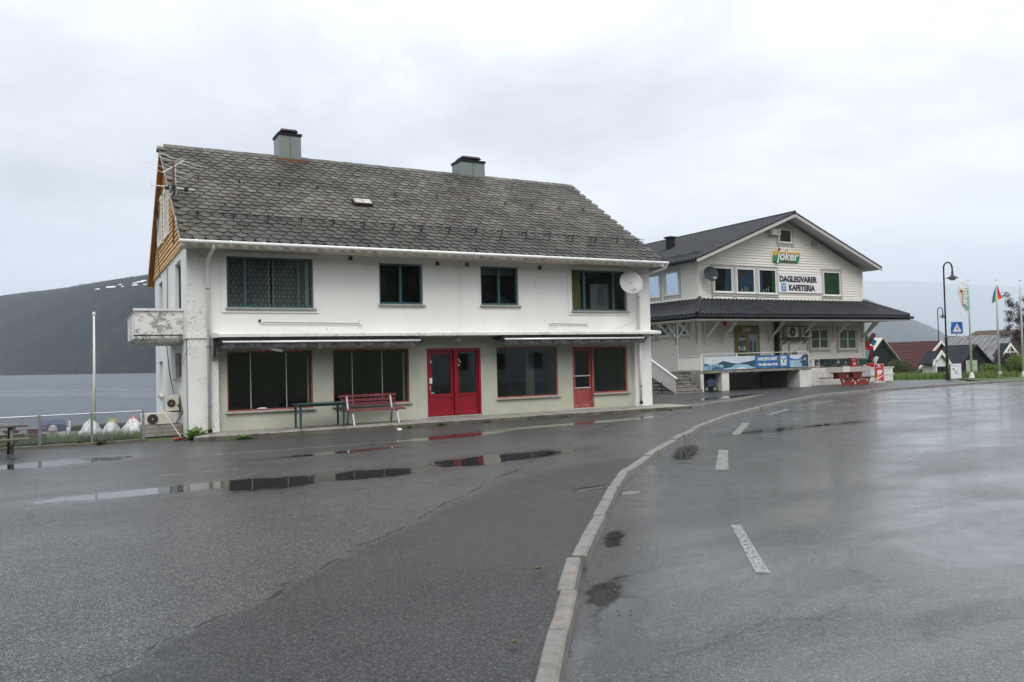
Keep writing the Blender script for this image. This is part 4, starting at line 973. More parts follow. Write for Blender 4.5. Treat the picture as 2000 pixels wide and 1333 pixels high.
# plinth of whitewashed blocks and panelled part, steps
p_ = MB().box(31.95, BX1-.04, 27.93, 28.34, -.02, .885).build('plinth', 'whitewash_block', B)
for r_ in range(4):
    for c_ in range(8):
        x0 = 31.97+c_*.42+(r_ % 2)*.2; x1 = x0+.405
        if x0 > 34.2-r_*.28: continue
        MB().box(x0, x1, 27.905, 27.935, .01+r_*.2, .195+r_*.2).build('block', 'whitewash_block', p_)
for c_ in range(13):
    x0 = 33.6+c_*.26
    if x0+.25 < BX1: MB().box(x0, x0+.25, 27.90, 27.932, .36, .88).build('panel', 'grey_trim', p_)
MB().box(34.72, 35.25, 27.86, 27.9, .52, .92).build('meter_cupboard', 'cream_trim', p_)
# upper roof
def tile_roof(name, mat_, ev0, ev1, up0, up1, pw=.24, rh=.34, parent=None, amp=.045, clip=None):
    # ev: eave edge end points, up: matching top points; wave along the eave, steps up the slope
    ev0, ev1, up0, up1 = map(Vector, (ev0, ev1, up0, up1)); L = (ev1-ev0).length; H = (up0-ev0).length if clip is None else clip
    xd = (ev1-ev0).normalized(); sd2 = (up0-ev0) - xd*((up0-ev0).dot(xd)); H = sd2.length; sd2 = sd2/H; nn2 = xd.cross(sd2)
    if nn2.z < 0: nn2 = -nn2
    a_lo = (up0-ev0).dot(xd); a_hi = L - ((up1-ev0).dot(xd))
    nu = int(L/(pw/5)); nr = max(1, int(H/rh)); v_ = []; f_ = []
    for j in range(nr*2+1):
        r_ = j//2; s__ = r_*H/nr if j % 2 == 0 else (r_+1)*H/nr-.002
        if j == nr*2: s__ = H
        lift = .014 if j % 2 == 0 else .0
        for i in range(nu+1):
            a = L*i/nu; lo, hi = a_lo*s__/H, L-a_hi*s__/H; a = min(max(a, lo), hi)
            ph = (a/pw) % 1.0; wv = amp*math.cos(ph*2*PI)*(1 if ph < .5 else .8)
            v_.append(ev0+xd*a+sd2*s__+nn2*(wv+lift+.03))
    f_ = [(j*(nu+1)+i, j*(nu+1)+i+1, (j+1)*(nu+1)+i+1, (j+1)*(nu+1)+i) for j in range(nr*2) for i in range(nu)]
    mb = MB(); mb.add(v_, f_); return mb.build(name, mat_, parent, recalc=False, kind='stuff')
ex0, ex1 = CX-HW, CX+HW
tile_roof('roof_tiles', 'black_tile', (ex0, 43, BE+.02), (ex0, RFY+.02, BE+.02), (CX, 43, BA), (CX, RFY+.02, BA), parent=B)
tile_roof('roof_tiles', 'black_tile', (ex1, RFY+.02, BE+.02), (ex1, 43, BE+.02), (CX, RFY+.02, BA), (CX, 43, BA), parent=B)
for sg_ in (-1, 1):
    e = CX+sg_*HW
    MB().prism([(e,RFY,BE+.03),(CX,RFY,BA+.01),(CX,RFY,BA-.10),(e,RFY,BE-.09)], (0,15.4,0)).build('roof_deck', 'grey_house', B)
    bg_ = MB().prism([(e+sg_*.02,RFY-.03,BE+.03),(CX,RFY-.03,BA+.01),(CX,RFY-.03,BA-.20),(e+sg_*.02,RFY-.03,BE-.17)], (0,.028,0)).build('bargeboard', 'grey_trim', B)
    MB().prism([(e+sg_*.02,RFY-.045,BE+.05),(CX,RFY-.045,BA+.03),(CX,RFY-.045,BA-.03),(e+sg_*.02,RFY-.045,BE-.01)], (0,.09,0)).build('verge_cap', 'dark_trim', B)
MB().tube([(CX, RFY-.03, BA+.055), (CX, 43, BA+.055)], .07, 8).build('ridge_cap', 'black_tile', B)
MB().tube([(ex0-.06, RFY+.05, BE-.03), (ex0-.06, 43, BE-.03)], .06, 8).build('gutter', 'dark_trim', B)
for k in range(10):
    y = 28.2+k*1.2; MB().beam((ex0+.55, y, BE+.25), (ex0+.5, y, BE+.46), .03, .03).build('guard_bracket', 'black_metal', B)
MB().tube([(ex0+.52, RFY+.3, BE+.40), (ex0+.52, 42, BE+.40)], .02, 5).tube([(ex0+.5, RFY+.3, BE+.34), (ex0+.5, 42, BE+.34)], .02, 5).build('snow_guard', 'black_metal', B)
fl = MB().box(28.0, 28.35, 33.2, 33.55, 7.2, 8.05).build('chimney', 'dark_trim', B); MB().box(27.92, 28.43, 33.12, 33.63, 8.05, 8.13).build('cap', 'dark_trim', fl)
# skirt roof
d_ = 1.62; sx0, sx1, sy = BX0-d_, BX1+d_, BY-d_; SE, ST = 3.50, 4.33
tile_roof('roof_tiles', 'black_tile', (sx0, sy, SE), (sx1, sy, SE), (BX0, BY, ST), (BX1, BY, ST), parent=B, pw=.26)
tile_roof('roof_tiles', 'black_tile', (sx0, 37, SE), (sx0, sy, SE), (BX0, 37, ST), (BX0, BY, ST), parent=B, pw=.26)
tile_roof('roof_tiles', 'black_tile', (sx1, sy, SE), (sx1, 37, SE), (BX1, BY, ST), (BX1, 37, ST), parent=B, pw=.26)
for (a, b_) in (((sx0, sy, SE+.05), (BX0, BY, ST+.06)), ((sx1, sy, SE+.05), (BX1, BY, ST+.06))): MB().tube([a, b_], .085, 8).build('hip_cap', 'black_tile', B)
MB().prism([(sx0+.02,sy+.02,SE-.02),(sx1-.02,sy+.02,SE-.02),(BX1,BY,ST-.03),(BX0,BY,ST-.03)], (0,.02,-.03)).build('skirt_deck', 'dark_trim', B)
MB().box(sx0-.02, sx1+.02, sy-.03, sy+.0, SE-.20, SE+.03).box(sx0-.03, sx0, sy, 37, SE-.20, SE+.03).box(sx1, sx1+.03, sy, 37, SE-.20, SE+.03).tube([(sx0-.1, sy-.09, SE-.10), (sx1+.16, sy-.09, SE-.10)], .065, 8).tube([(sx0-.09, sy-.05, SE-.10), (sx0-.09, 37, SE-.10)], .065, 8).build('gutter', 'dark_trim', B)
MB().box(sx0, sx1, sy, BY, SE-.24, SE-.205).box(sx0, BX0, BY, 37, SE-.24, SE-.205).box(BX1, sx1, BY, 37, SE-.24, SE-.205).box(sx0, sx1, sy-.02, sy+.03, SE-.27, SE-.24).build('soffit_board', 'cream_trim', B)
MB().box(BX0-.03, BX1+.03, BY-.05, BY, ST+.01, ST+.07).box(BX0-.05, BX0, BY, 37, ST+.01, ST+.07).build('flashing', 'cream_trim', B)
for x in (25.75, 26.85, 29.95, 32.05, 34.6, 36.85): MB().box(x-.045, x+.045, BY-.12, BY-.03, 2.22, SE-.24).beam((x, BY-.1, 2.42), (x, BY-1.05, SE-.27), .08, .09).build('brace', 'cream_trim', B)
for y in (28.6, 30.05, 32.0): MB().box(BX0-.12, BX0-.03, y-.045, y+.045, 2.22, SE-.24).beam((BX0-.1, y, 2.42), (BX0-1.05, y, SE-.27), .08, .09).build('brace', 'cream_trim', B)
MB().beam((BX1+.08, BY+.1, 2.42), (BX1+1.05, BY+.1, SE-.27), .08, .09).build('brace', 'cream_trim', B)
# platform with open bays, stairs, railings
PL = MB().box(24.80, 31.95, 27.48, BY, .84, .97).box(23.15, 24.8, 29.0, 31.5, .84, .97).build('loading_platform', 'concrete', B, bevel=.012)
for q_ in ((24.80, 24.93, 27.5, 27.62, 0, .84), (26.02, 26.47, 27.5, 27.95, 0, .84), (31.12, 31.95, 27.5, 28.3, -.02, .84)): MB().box(*q_).build('platform_pier', 'whitewash_block', PL, bevel=.01)
MB().box(24.80, 24.9, 27.62, 29.0, 0, .84).box(23.2, 24.8, 29.05, 29.15, 0, .84).build('side_wall', 'concrete', PL)
MB().box(24.93, 31.9, 30.2, 30.3, -.01, .9).build('back_wall', 'whitewash_block', PL); MB().box(24.93, 31.9, 28.32, 30.3, .86, .9).build('bay_ceiling', 'concrete', PL); MB().box(26.1, 26.2, 27.96, 30.2, 0, .84).build('bay_side', 'concrete', PL); MB().box(31.2, 31.9, 28.31, 30.2, 0, .84).build('bay_side', 'concrete', PL)
MB().box(BX0+.03, BX0+.2, 30.31, 42, 0, .88).build('foundation', 'concrete', B); MB().box(31.95, BX1-.05, 28.34, 28.5, 0, .88).build('foundation', 'concrete', B)
for k in range(6):
    z1 = .16*(k+1)-.01; y0 = 27.45+k*.27
    MB().box(23.22, 24.78, y0, 29.04, z1-.15, z1-.045).box(23.2, 24.79, y0-.03, y0+.31, z1-.045, z1).build('step', 'concrete', B, bevel=.006)
# stair rail: single upright boards
ra = thing('stair_railing', 'grey-white boarded railing sloping down beside the concrete steps of the cream shop', 'railing', (23.1, 28.1, 0))
for k in range(13):
    y = 27.3+k*.125; f_ = (y-27.3)/1.6; z0, z1 = .02+f_*.70, .68+f_*.80
    MB().prism([(23.08,y,z0),(23.08,y+.112,z0+.05),(23.08,y+.112,z1+.05),(23.08,y,z1)], (.02,0,0)).build('board', 'grey_trim', ra)
MB().beam((23.09, 27.2, .68), (23.09, 29.0, 1.56), .09, .035).build('handrail', 'trim_white', ra)
MB().box(23.06, 23.12, 28.95, 29.01, .0, 1.5).box(23.05, 23.09, 28.2, 28.24, 0, .5).beam((23.07,28.22,.45),(23.07,28.9,.05),.03,.03).build('post', 'black_metal', ra)
rb = thing('platform_railing', 'white boarded railing and posts round the loading platform of the cream shop', 'railing', (24.85, 28, .97))
for k in range(12): MB().box(24.80, 24.82, 27.62+k*.118, 27.62+k*.118+.108, 1.02, 1.56).build('board', 'cream_trim', rb)
for (x, y) in ((24.84, 27.55), (24.84, 29.05), (31.78, 27.55), (27.0, 27.55), (29.3, 27.55)): MB().box(x-.05, x+.05, y-.04, y+.04, .97, 1.66).box(x-.03, x+.03, y-.03, y+.03, 1.66, 1.70).build('post', 'trim_white', rb)
MB().box(24.78, 24.86, 29.01, 29.09, 1.66, 3.26).beam((24.82,29.05,2.5),(24.82,28.4,3.2),.06,.06).beam((24.82,29.05,2.5),(24.82,29.8,3.2),.06,.06).build('roof_post', 'trim_white', rb)
MB().tube([(24.84, 27.55, 1.72), (31.78, 27.55, 1.74)], .022, 6).tube([(24.84, 27.55, 1.64), (24.84, 29.05, 1.64)], .025, 6).build('handrail', 'trim_white', rb)
# banner of landscape pictures
bn = thing('printed_banner', 'long blue banner with fjord pictures and white lettering on the platform railing', 'banner', (28.2, 27.44, 1.0))
X_ = (24.93, 26.08, 28.08, 30.42, 31.70); y = 27.455; z0, z1 = 1.0, 1.60
def sheet(a, b_, c, d, mt_, nm, yy=y, par=bn): return MB().box(a, b_, yy-.004, yy, c, d).build(nm, mt_, par)
sheet(X_[0], X_[1], z0, z1, 'banner_sky', 'picture'); sheet(X_[1]+.01, X_[2], z0, z1, 'banner_sky', 'picture'); sheet(X_[2]+.01, X_[3], z0, z1, 'banner_blue', 'text_field'); sheet(X_[3]+.01, X_[4], z0, z1, 'banner_pale', 'picture')
def flat(pts, mt_, nm, yy, par=bn): return MB().prism([(a, yy, b_) for a, b_ in pts], (0,-.003,0)).build(nm, mt_, par)
flat([(24.93,1.0),(26.08,1.0),(26.08,1.32),(25.75,1.22),(25.4,1.2),(24.93,1.28)], 'banner_blue', 'print', y-.0045); flat([(24.93,1.0),(25.3,1.0),(25.6,1.14),(26.08,1.1),(26.08,1.22),(25.5,1.25),(24.93,1.15)], 'banner_pale', 'print', y-.008)
flat([(24.93,1.30),(25.25,1.24),(24.93,1.22)], 'banner_hill', 'print', y-.008); flat([(26.08,1.40),(25.7,1.27),(25.95,1.22),(26.08,1.24)], 'banner_hill', 'print', y-.008)
for k in range(6): a = 25.12+k*.13; flat([(a,1.04),(a+.05,1.04),(a+.08,1.26+.03*(k % 3)),(a+.03,1.2)], 'banner_hill', 'print', y-.0115)
flat([(26.09,1.05),(28.08,1.05),(28.08,1.34),(27.5,1.26),(27.1,1.24),(26.6,1.30),(26.09,1.40)], 'banner_hill', 'print', y-.0045); flat([(27.05,1.26),(28.08,1.40),(28.08,1.18),(27.3,1.2)], 'banner_hill', 'print', y-.008)
flat([(26.5,1.04),(26.75,1.20),(27.2,1.23),(27.55,1.20),(28.05,1.04)], 'banner_pale', 'print', y-.0085); flat([(26.09,1.0),(28.08,1.0),(28.08,1.07),(27.3,1.13),(26.9,1.12),(26.09,1.05)], 'banner_pale', 'print', y-.012); flat([(26.9,1.0),(27.6,1.0),(27.4,1.08),(27.1,1.07)], 'paper', 'print', y-.0155)
flat([(30.43,1.45),(30.8,1.38),(31.1,1.42),(31.3,1.55),(31.3,1.6),(30.43,1.6)], 'banner_sky', 'print', y-.0045); flat([(30.43,1.44),(30.8,1.37),(31.3,1.43),(31.3,1.36),(30.43,1.33)], 'banner_blue', 'print', y-.008)
flat([(31.22,1.0),(31.70,1.0),(31.70,1.6),(31.4,1.59),(31.18,1.46),(31.24,1.3),(31.05,1.26),(31.24,1.18)], 'banner_hill', 'print', y-.0115); flat([(31.3,1.4),(31.36,1.3),(31.4,1.42),(31.48,1.3),(31.52,1.44)], 'paper', 'print', y-.015)
text('KAFE SJØATUNET', .20, TF(28.27, y-.006, 1.37), 'paper', bn, off=.010, shear=.2, sx_=.80); text('Nordfjordens Perle', .17, TF(28.29, y-.006, 1.12), 'paper', bn, off=.008, shear=.3, sx_=.95); text('Åpent hver dag', .075, TF(30.56, y-.006, 1.27), 'paper', bn, shear=.2)
def cutlery(x, y_, z, s_, mt_bg, mt_fg, par, frame=None):
    if frame: MB().box(x-s_*.62, x+s_*.62, y_-.004, y_, z-s_*.72, z+s_*.72).build('icon_frame', frame, par)
    MB().box(x-s_*.5, x+s_*.5, y_-.008, y_-.0045, z-s_*.6, z+s_*.6).build('icon_field', mt_bg, par)
    q = MB()
    for sg_ in (-1, 1):
        q.prism([(x+sg_*(-.32)*s_, y_-.009, z-.4*s_), (x+sg_*(-.24)*s_, y_-.009, z-.44*s_), (x+sg_*.3*s_, y_-.009, z+.32*s_), (x+sg_*.22*s_, y_-.009, z+.38*s_)], (0,-.003*(2+sg_),0))
        q.prism([(x+sg_*.14*s_, y_-.009, z+.3*s_), (x+sg_*.3*s_, y_-.009, z+.16*s_), (x+sg_*.4*s_, y_-.009, z+.34*s_), (x+sg_*.3*s_, y_-.009, z+.46*s_)], (0,-.0035*(2+sg_),0))
    q.build('knife_and_fork', mt_fg, par)
cutlery(29.98, y-.005, 1.32, .34, 'paper', 'ink', bn, 'banner_pale')
# name board and gable logo
sg2 = thing('name_board', 'white sign board with black capitals beside the upper windows of the cream shop', 'sign', (32.2, 28.2, 4.7))
MB().box(30.66, 33.78, 28.215, 28.245, 4.72, 5.66).build('board', 'sign_white', sg2)
text('DAGLEGVARER', .40, TF(30.72, 28.21, 5.27), 'ink', sg2, off=.021, sx_=.97); text('KAFETERIA', .40, TF(31.36, 28.21, 4.84), 'ink', sg2, off=.021, sx_=.95)
cutlery(31.0, 28.212, 4.99, .33, 'icon_blue', 'paper', sg2)
lg = thing('shop_logo', 'yellow and green gable sign with outlined white letters and a red dot', 'sign', (31.2, 28.2, 6.3))
def logo(x, y_, z, s_, par, dot='logo_red', top='logo_yellow', bot='logo_green', board=True):
    if board:
        MB().prism([(x, y_, z+.05*s_), (x+1.78*s_, y_, z+.05*s_), (x+1.88*s_, y_, z+.36*s_), (x+.06*s_, y_, z+.36*s_)], (0,.06,0)).build('lower_field', bot, par)
        MB().prism([(x+.06*s_, y_, z+.36*s_), (x+1.88*s_, y_, z+.36*s_), (x+1.92*s_, y_, z+.52*s_), (x+.10*s_, y_, z+.56*s_)], (0,.06,0)).build('upper_field', top, par)
    text('joker', .66*s_, TF(x+.25*s_, y_-.01, z+.13*s_), 'ink', par, off=.045*s_, shear=.22, sx_=1.02, name='letter_outline', extrude=.003)
    text('joker', .66*s_, TF(x+.25*s_, y_-.018, z+.13*s_), 'paper', par, off=.018*s_, shear=.22, sx_=1.02, extrude=.003)
    MB().lathe((x+.42*s_, y_-.03, z+.66*s_), [(.085*s_, .02), (.085*s_, 0), (.06*s_, -.01)], 14, 'y').build('dot', dot, par)
logo(30.33, 28.2, 6.22, 1.0, lg)
# poster door
pd = thing('poster_door', 'olive poster-covered shop door with opening hours behind the platform railing', 'door', (28.4, 28.28, .97))
MB().box(27.64, 29.25, 28.235, 28.29, .98, 3.08).build('door_face', 'poster_olive', pd)
MB().box(27.78, 28.33, 28.225, 28.232, 1.3, 2.58).build('hours_poster', 'poster_green', pd); MB().box(28.50, 29.10, 28.225, 28.232, 1.7, 2.66).build('photo_poster', 'poster_sky', pd)
text('joker', .26, TF(28.15, 28.23, 2.80), 'paper', pd, off=.004, shear=.2); text('joker', .22, TF(27.84, 28.22, 2.36), 'paper', pd, off=.004, shear=.2); text('9-18', .30, TF(27.82, 28.22, 1.86), 'paper', pd, off=.009, sx_=.86)
for (x, mt_) in ((28.62, 'banner_hill'), (28.90, 'sculpt_green')): MB().prism([(x-.09,28.22,1.76),(x+.11,28.22,1.76),(x+.12,28.22,2.2),(x+.05,28.22,2.3),(x+.05,28.22,2.4),(x-.02,28.22,2.42),(x-.03,28.22,2.3),(x-.1,28.22,2.2)], (0,.003,0)).build('printed_figure', mt_, pd)
MB().lathe((28.64, 28.22, 2.06), [(.07, 0), (.07, -.004)], 10, 'y').build('round_print', 'logo_red', pd)
MB().lathe((26.93, 28.2, 3.16), [(.10, 0), (.12, -.05), (.09, -.12)], 10, 'y').build('alarm_lamp', 'logo_red', B)
# heat pump units
def ac(name, label, x0, x1, z0, z1, y0, y1, fan_x, fan_r, grille=False, loc=None):
    a = thing(name, label, 'heat pump', ((x0+x1)/2, (y0+y1)/2, z0), 'heat pump units')
    MB().box(x0, x1, y0, y1, z0, z1).build('casing', 'ac_beige', a, bevel=.012)
    zc = (z0+z1)/2
    MB().lathe((fan_x, y0-.004, zc), [(fan_r, .003), (fan_r, -.006), (fan_r*.9, -.01), (.01, -.004)], 18, 'y').build('fan_grille', 'ac_dark', a)
    MB().lathe((fan_x, y0-.018, zc), [(fan_r*.16, .003), (fan_r*.13, -.012)], 10, 'y').build('hub', 'alu', a)
    q = MB()
    for k in range(7): zz_ = zc-fan_r*.8+k*fan_r*.27; w_ = math.sqrt(max(0, fan_r**2-(zz_-zc)**2)); q.box(fan_x-w_, fan_x+w_, y0-.024, y0-.018, zz_-.004, zz_+.004)
    q.build('guard_wire', 'ac_beige' if grille else 'ac_dark', a); return a
ac('heat_pump', 'beige heat pump on the high wall bracket, nearer the platform door', 30.86, 31.60, 2.46, 2.98, 27.9, 28.2, 31.16, .22)
ac('heat_pump', 'beige heat pump on the high wall bracket, right beside the white window', 31.86, 32.46, 2.46, 2.96, 27.9, 28.2, 32.14, .21)
ac('heat_pump', 'large pale heat pump standing on the platform behind the banner rail', 30.90, 31.55, 1.02, 2.13, 27.85, 28.2, 31.2, .23, True)
ac('heat_pump', 'small pale heat pump with dark grille half hidden beside the black duct', 30.42, 30.84, 1.02, 2.12, 27.9, 28.2, 30.64, .17, True)
MB().box(30.7, 32.7, 27.86, 28.22, 2.405, 2.45).box(30.9, 32.6, 28.1, 28.2, 2.99, 3.03).beam((30.9,27.95,2.4),(30.9,28.25,2.15),.03,.03).beam((32.3,27.95,2.4),(32.3,28.25,2.15),.03,.03).tube([(31.1,28.1,2.4),(31.3,28.05,2.25),(31.6,28.1,2.3),(32.0,28.1,2.36)], .02, 5).tube([(32.2,28.2,2.4),(32.4,28.22,2.2),(32.58,28.24,2.1),(32.6,28.25,1.5)], .014, 5).build('wall_bracket', 'black_metal', B)
MB().box(30.28, 30.47, 28.08, 28.25, .97, 3.25).build('duct', 'dark_trim', B)
flat([(31.62,1.98),(31.84,1.98),(31.73,2.18)], 'logo_red', 'warning_sign', 28.22, B); flat([(31.67,2.0),(31.79,2.0),(31.73,2.12)], 'paper', 'warning_sign', 28.216, B)
MB(fb).box(30.10, 30.70, .03, .3, 7.56, 7.82).build('air_unit', 'cream_trim', B, bevel=.01); MB(fb).lathe((30.56, .3, 7.69), [(.09, 0), (.09, .01)], 12, 'y').build('air_unit_fan', 'grey_trim', B)
MB(fb).box(33.16, 33.42, .03, .2, 7.18, 7.40).build('wall_lamp', 'galv', B)
# satellite dishes
def dish(name, label, c, r, mt_, yaw, arm_to, tilt=.35):
    d = thing(name, label, 'satellite dish', c)
    R3 = Matrix.Translation(c) @ Matrix.Rotation(yaw, 4, 'Z') @ Matrix.Rotation(-tilt, 4, 'X'); q = MB()
    prof = [(r*k/7, .16*r*(1-(k/7)**2)) for k in range(7, 0, -1)]+[(.003, .16*r)]
    n = 28; vs_ = []
    for (rr, h) in prof:
        for k in range(n): vs_.append(R3 @ Vector((rr*math.cos(2*PI*k/n)*.95, h, rr*math.sin(2*PI*k/n))))
    q.add(vs_, [(i*n+k, i*n+(k+1) % n, (i+1)*n+(k+1) % n, (i+1)*n+k) for i in range(7) for k in range(n)]); o = q.build('reflector', mt_, d, smooth=True)
    sm = o.modifiers.new('t', 'SOLIDIFY'); sm.thickness = .012
    MB().beam(R3 @ Vector((0,.1*r,-.5*r)), R3 @ Vector((0,-.75*r,-.95*r)), .02, .02).box(*[v for k in range(3) for v in ((R3 @ Vector((0,-.75*r,-.92*r)))[k]-.04, (R3 @ Vector((0,-.75*r,-.92*r)))[k]+.04)]).build('feed_arm', 'alu', d)
    MB().tube([R3 @ Vector((0,.18*r,0)), Vector(arm_to)+Vector((0,-.06,0)), arm_to], .022, 6).build('mount', 'galv', d)
dish('satellite_dish', 'light grey satellite dish on the white house beside its right upper window', (15.20, 19.92, 4.01), .40, 'dish_grey', -.35, (15.3, 20.45, 3.8))
dish('satellite_dish', 'dark grey satellite dish on the corner of the cream shop', (25.88, 27.85, 5.47), .38, 'dish_dark', -.3, (25.9, 28.28, 5.3))
# letter boxes
ml = [(32.60,32.83,'paper'),(32.86,33.12,'mail_green'),(33.46,33.82,'mail_dark'),(33.84,34.12,'mail_green'),(34.14,34.40,'mail_dark'),(34.42,34.72,'mail_grey'),(34.74,35.00,'mail_green'),(35.02,35.28,'mail_green'),(35.30,35.52,'mail_green'),(35.60,36.02,'mail_red'),(36.06,36.28,'mail_grey'),(36.32,36.62,'mail_green'),(36.64,36.84,'mail_green')]
LBL = ['white letter box next to the platform end, left of a lone green one','lone green letter box between the white one and the long row','dark navy letter box, leftmost of the long row','green letter box second in the long row, right of the navy one','almost black letter box between two green ones in the row','grey letter box in the middle of the row','green letter box directly right of the grey one','green letter box with white sticker, middle of the row','narrow green letter box directly left of the red mail box','red mail box with white labels in the row of letter boxes','greyish letter box directly right of the red mail box','green letter box near the corner, second from the row end','green letter box at the corner board, last of the row']
for i, (x0, x1, mt_) in enumerate(ml):
    w_ = x1-x0; zt = 1.33 if mt_ != 'mail_red' else 1.36; zb = .97+.03*((i*7) % 3) if mt_ != 'mail_red' else .90; y0 = 28.0
    t2 = thing('letter_box', LBL[i], 'letter box', ((x0+x1)/2, 28.1, zb), 'letter boxes on the shop wall')
    MB().box(x0+.008, x1-.008, y0+.02, 28.24, zb, zt-.08).build('body', mt_, t2, bevel=.008)
    MB().prism([(x0, y0-.01, zt-.075), (x0, 28.24, zt-.075), (x0, 28.24, zt), (x0, y0+.05, zt-.02)], (w_, 0, 0)).build('lid', mt_, t2)
    if mt_ == 'mail_red' or i in (1, 5, 7): MB().box(x0+w_*.38, x0+w_*.68, y0+.004, y0+.018, zb+.09, zb+.15+(.06 if mt_ == 'mail_red' else 0)).build('label_plate', 'paper', t2)
    if mt_ == 'mail_red': text('Posten', .10, TF(x0+.08, y0+.015, zt-.15), 'paper', t2, sx_=.85)
# push chair under the platform
pc = thing('pushchair', 'folded dark blue pushchair under the loading platform', 'pushchair', (25.5, 27.8, 0))
for (x, y) in ((25.2, 27.66), (25.62, 27.58), (25.45, 28.0), (25.9, 27.8)):
    MB().lathe((x, y, .12), [(.115, -.02), (.12, 0), (.115, .02)], 14, 'y').build('wheel', 'ac_dark', pc); MB().lathe((x, y-.03, .12), [(.05, 0), (.04, .06)], 10, 'y').build('hub', 'dish_grey', pc)
MB().tube([(25.2,27.66,.12),(25.4,27.7,.45),(25.8,27.75,.66)], .014, 6).tube([(25.9,27.8,.12),(25.6,27.75,.4),(25.25,27.7,.62)], .014, 6).tube([(25.2,27.66,.12),(25.9,27.8,.12)], .012, 6).build('frame', 'black_metal', pc)
MB().prism([(25.3,27.7,.2),(25.75,27.7,.25),(25.85,27.7,.5),(25.55,27.7,.62),(25.3,27.7,.5)], (0,.22,0)).build('seat', 'navy_cover', pc, bevel=.02)

# ================================================================== things round the white house
# TV antenna on a rusty mast at the gable
an = thing('tv_antenna', 'rusty mast with thin television antenna bars in front of the slate gable', 'antenna', (2.14, 21.5, 5.0))
MB().tube([(2.17,22.0,4.9),(2.18,22.0,6.3),(2.19,22.0,7.04)], .022, 8).build('mast', 'rust', an)
MB().tube([(1.92,21.9,6.70),(2.46,22.1,7.10)], .012, 6).tube([(1.66,22,6.38),(2.7,22,6.33)], .014, 6).tube([(1.66,22,6.30),(1.66,22,6.46)], .008, 5).build('boom', 'alu', an)
q = MB()
for (x, z) in ((1.95,6.73),(2.07,6.83),(2.32,7.0),(2.42,7.07)): q.tube([(x-.62,22.0,z+.16),(x,22.0,z),(x+.6,22.0,z-.13)], .006, 5)
for k in range(6): q.tube([(2.0+k*.13,21.85,6.35),(2.0+k*.13,22.15,6.35)], .005, 4)
q.build('element', 'alu', an)
MB().box(1.98,2.08,21.95,22.05,6.29,6.37).box(2.44,2.54,21.95,22.05,6.28,6.36).box(2.13,2.24,21.95,22.05,6.26,6.42).build('junction', 'black_metal', an)
MB().tube([(2.2,21.97,6.3),(2.02,21.9,6.0),(2.1,21.95,5.75),(2.24,21.95,5.9),(2.24,21.97,6.9)], .007, 4).build('cable', 'trim_white', an)
# bench
be = thing('red_bench', 'worn red slatted bench on grey legs against the shopfront', 'bench', (6.7, 20.0, 0.1))
def bp(u, d, z): return (5.93+u*1.62, 20.18-d, z)
for k, z in enumerate((.60, .70, .81)): MB().box(5.93+.03*(2-k), 7.50-.02*(2-k), 20.30+.02*k, 20.33+.02*k, z, z+.075).build('back_slat', 'bench_red', be, bevel=.005)
for k in range(4): MB().box(5.92, 7.58, 19.78+k*.12, 19.88+k*.12, .47+.004*k, .50+.004*k).build('seat_slat', 'bench_red', be, bevel=.005)
for x in (6.14, 7.34):
    MB().beam((x, 19.70, .0 if False else .115), (x, 19.86, .47), .045, .03).build('leg', 'galv', be); MB().beam((x, 20.32, .115), (x, 20.20, .47), .045, .03).build('leg', 'galv', be)
    MB().beam((x, 20.22, .46), (x, 20.36, .86), .045, .02).beam((x, 19.8, .455), (x, 20.26, .455), .04, .02).build('bracket', 'galv', be)
# the legs of table and bench stand on the raised step (top .115)
tb = thing('garden_table', 'dark green plastic garden table standing left of the red bench', 'table', (5.3, 19.85, .115))
MB().box(4.68, 5.92, 19.55, 20.20, .715, .74).box(4.72, 5.88, 19.59, 20.16, .66, .715).build('tabletop', 'plastic_green', tb, bevel=.008)
for (x, y) in ((4.76, 19.62), (5.84, 19.62), (4.76, 20.13), (5.84, 20.13)): MB().tube([(x, y, .115), (x, y, .67)], [.026, .034], 8).build('leg', 'plastic_green', tb)
# lying cup on the asphalt
rc = thing('paper_cup', 'small white paper cup lying on the wet asphalt', 'cup', (6.93, 18.55, .05)); MB().tube([(6.87, 18.56, .045), (6.97, 18.53, .045)], [.038, .028], 10).build('cup', 'paper', rc)
# old unit on boards, wall unit, broom
pb = thing('planter_box', 'weathered wooden box of planks at the foot of the balcony wall', 'box', (1.9, 22.2, 0))
for k in range(3): MB().box(1.30, 2.28, 21.70, 21.73, .0+k*.098, .09+k*.098).build('plank', 'old_wood', pb); MB().box(1.30, 1.33, 21.73, 22.5, .0+k*.098, .09+k*.098).build('plank', 'old_wood', pb)
MB().box(1.33, 2.28, 21.73, 22.5, .02, .27).build('filling', 'rust', pb)
ac('heat_pump', 'discarded beige heat pump with rusty leaves lying on the wooden box', 1.34, 2.06, .295, .58, 21.76, 22.1, 1.60, .125)
a2 = ac('heat_pump', 'beige heat pump fixed to the white side wall below the balcony', 1.93, 2.24, .60, 1.0, 22.0, 22.75, 2.06, .10)
MB().beam((2.0,22.1,.585),(2.29,22.1,.585),.03,.03).beam((2.0,22.6,.585),(2.29,22.6,.585),.03,.03).tube([(2.2,21.98,.75),(2.32,21.9,.72),(2.27,21.6,.55),(2.12,21.5,.33)], .018, 6).build('bracket', 'black_metal', a2)
br = thing('broom', 'red broom leaning by the wooden box with a thin pale handle', 'broom', (2.05, 20.3, 0)); MB().tube([(2.10,20.27,.06),(1.70,21.15,.80)], .012, 6).build('handle', 'soffit', br)
MB().box(1.93, 2.24, 20.18, 20.26, .01, .055).build('head', 'ice_red', br, bevel=.008); MB().box(1.95, 2.22, 20.19, 20.25, -.0, .012).build('bristles', 'rust', br)
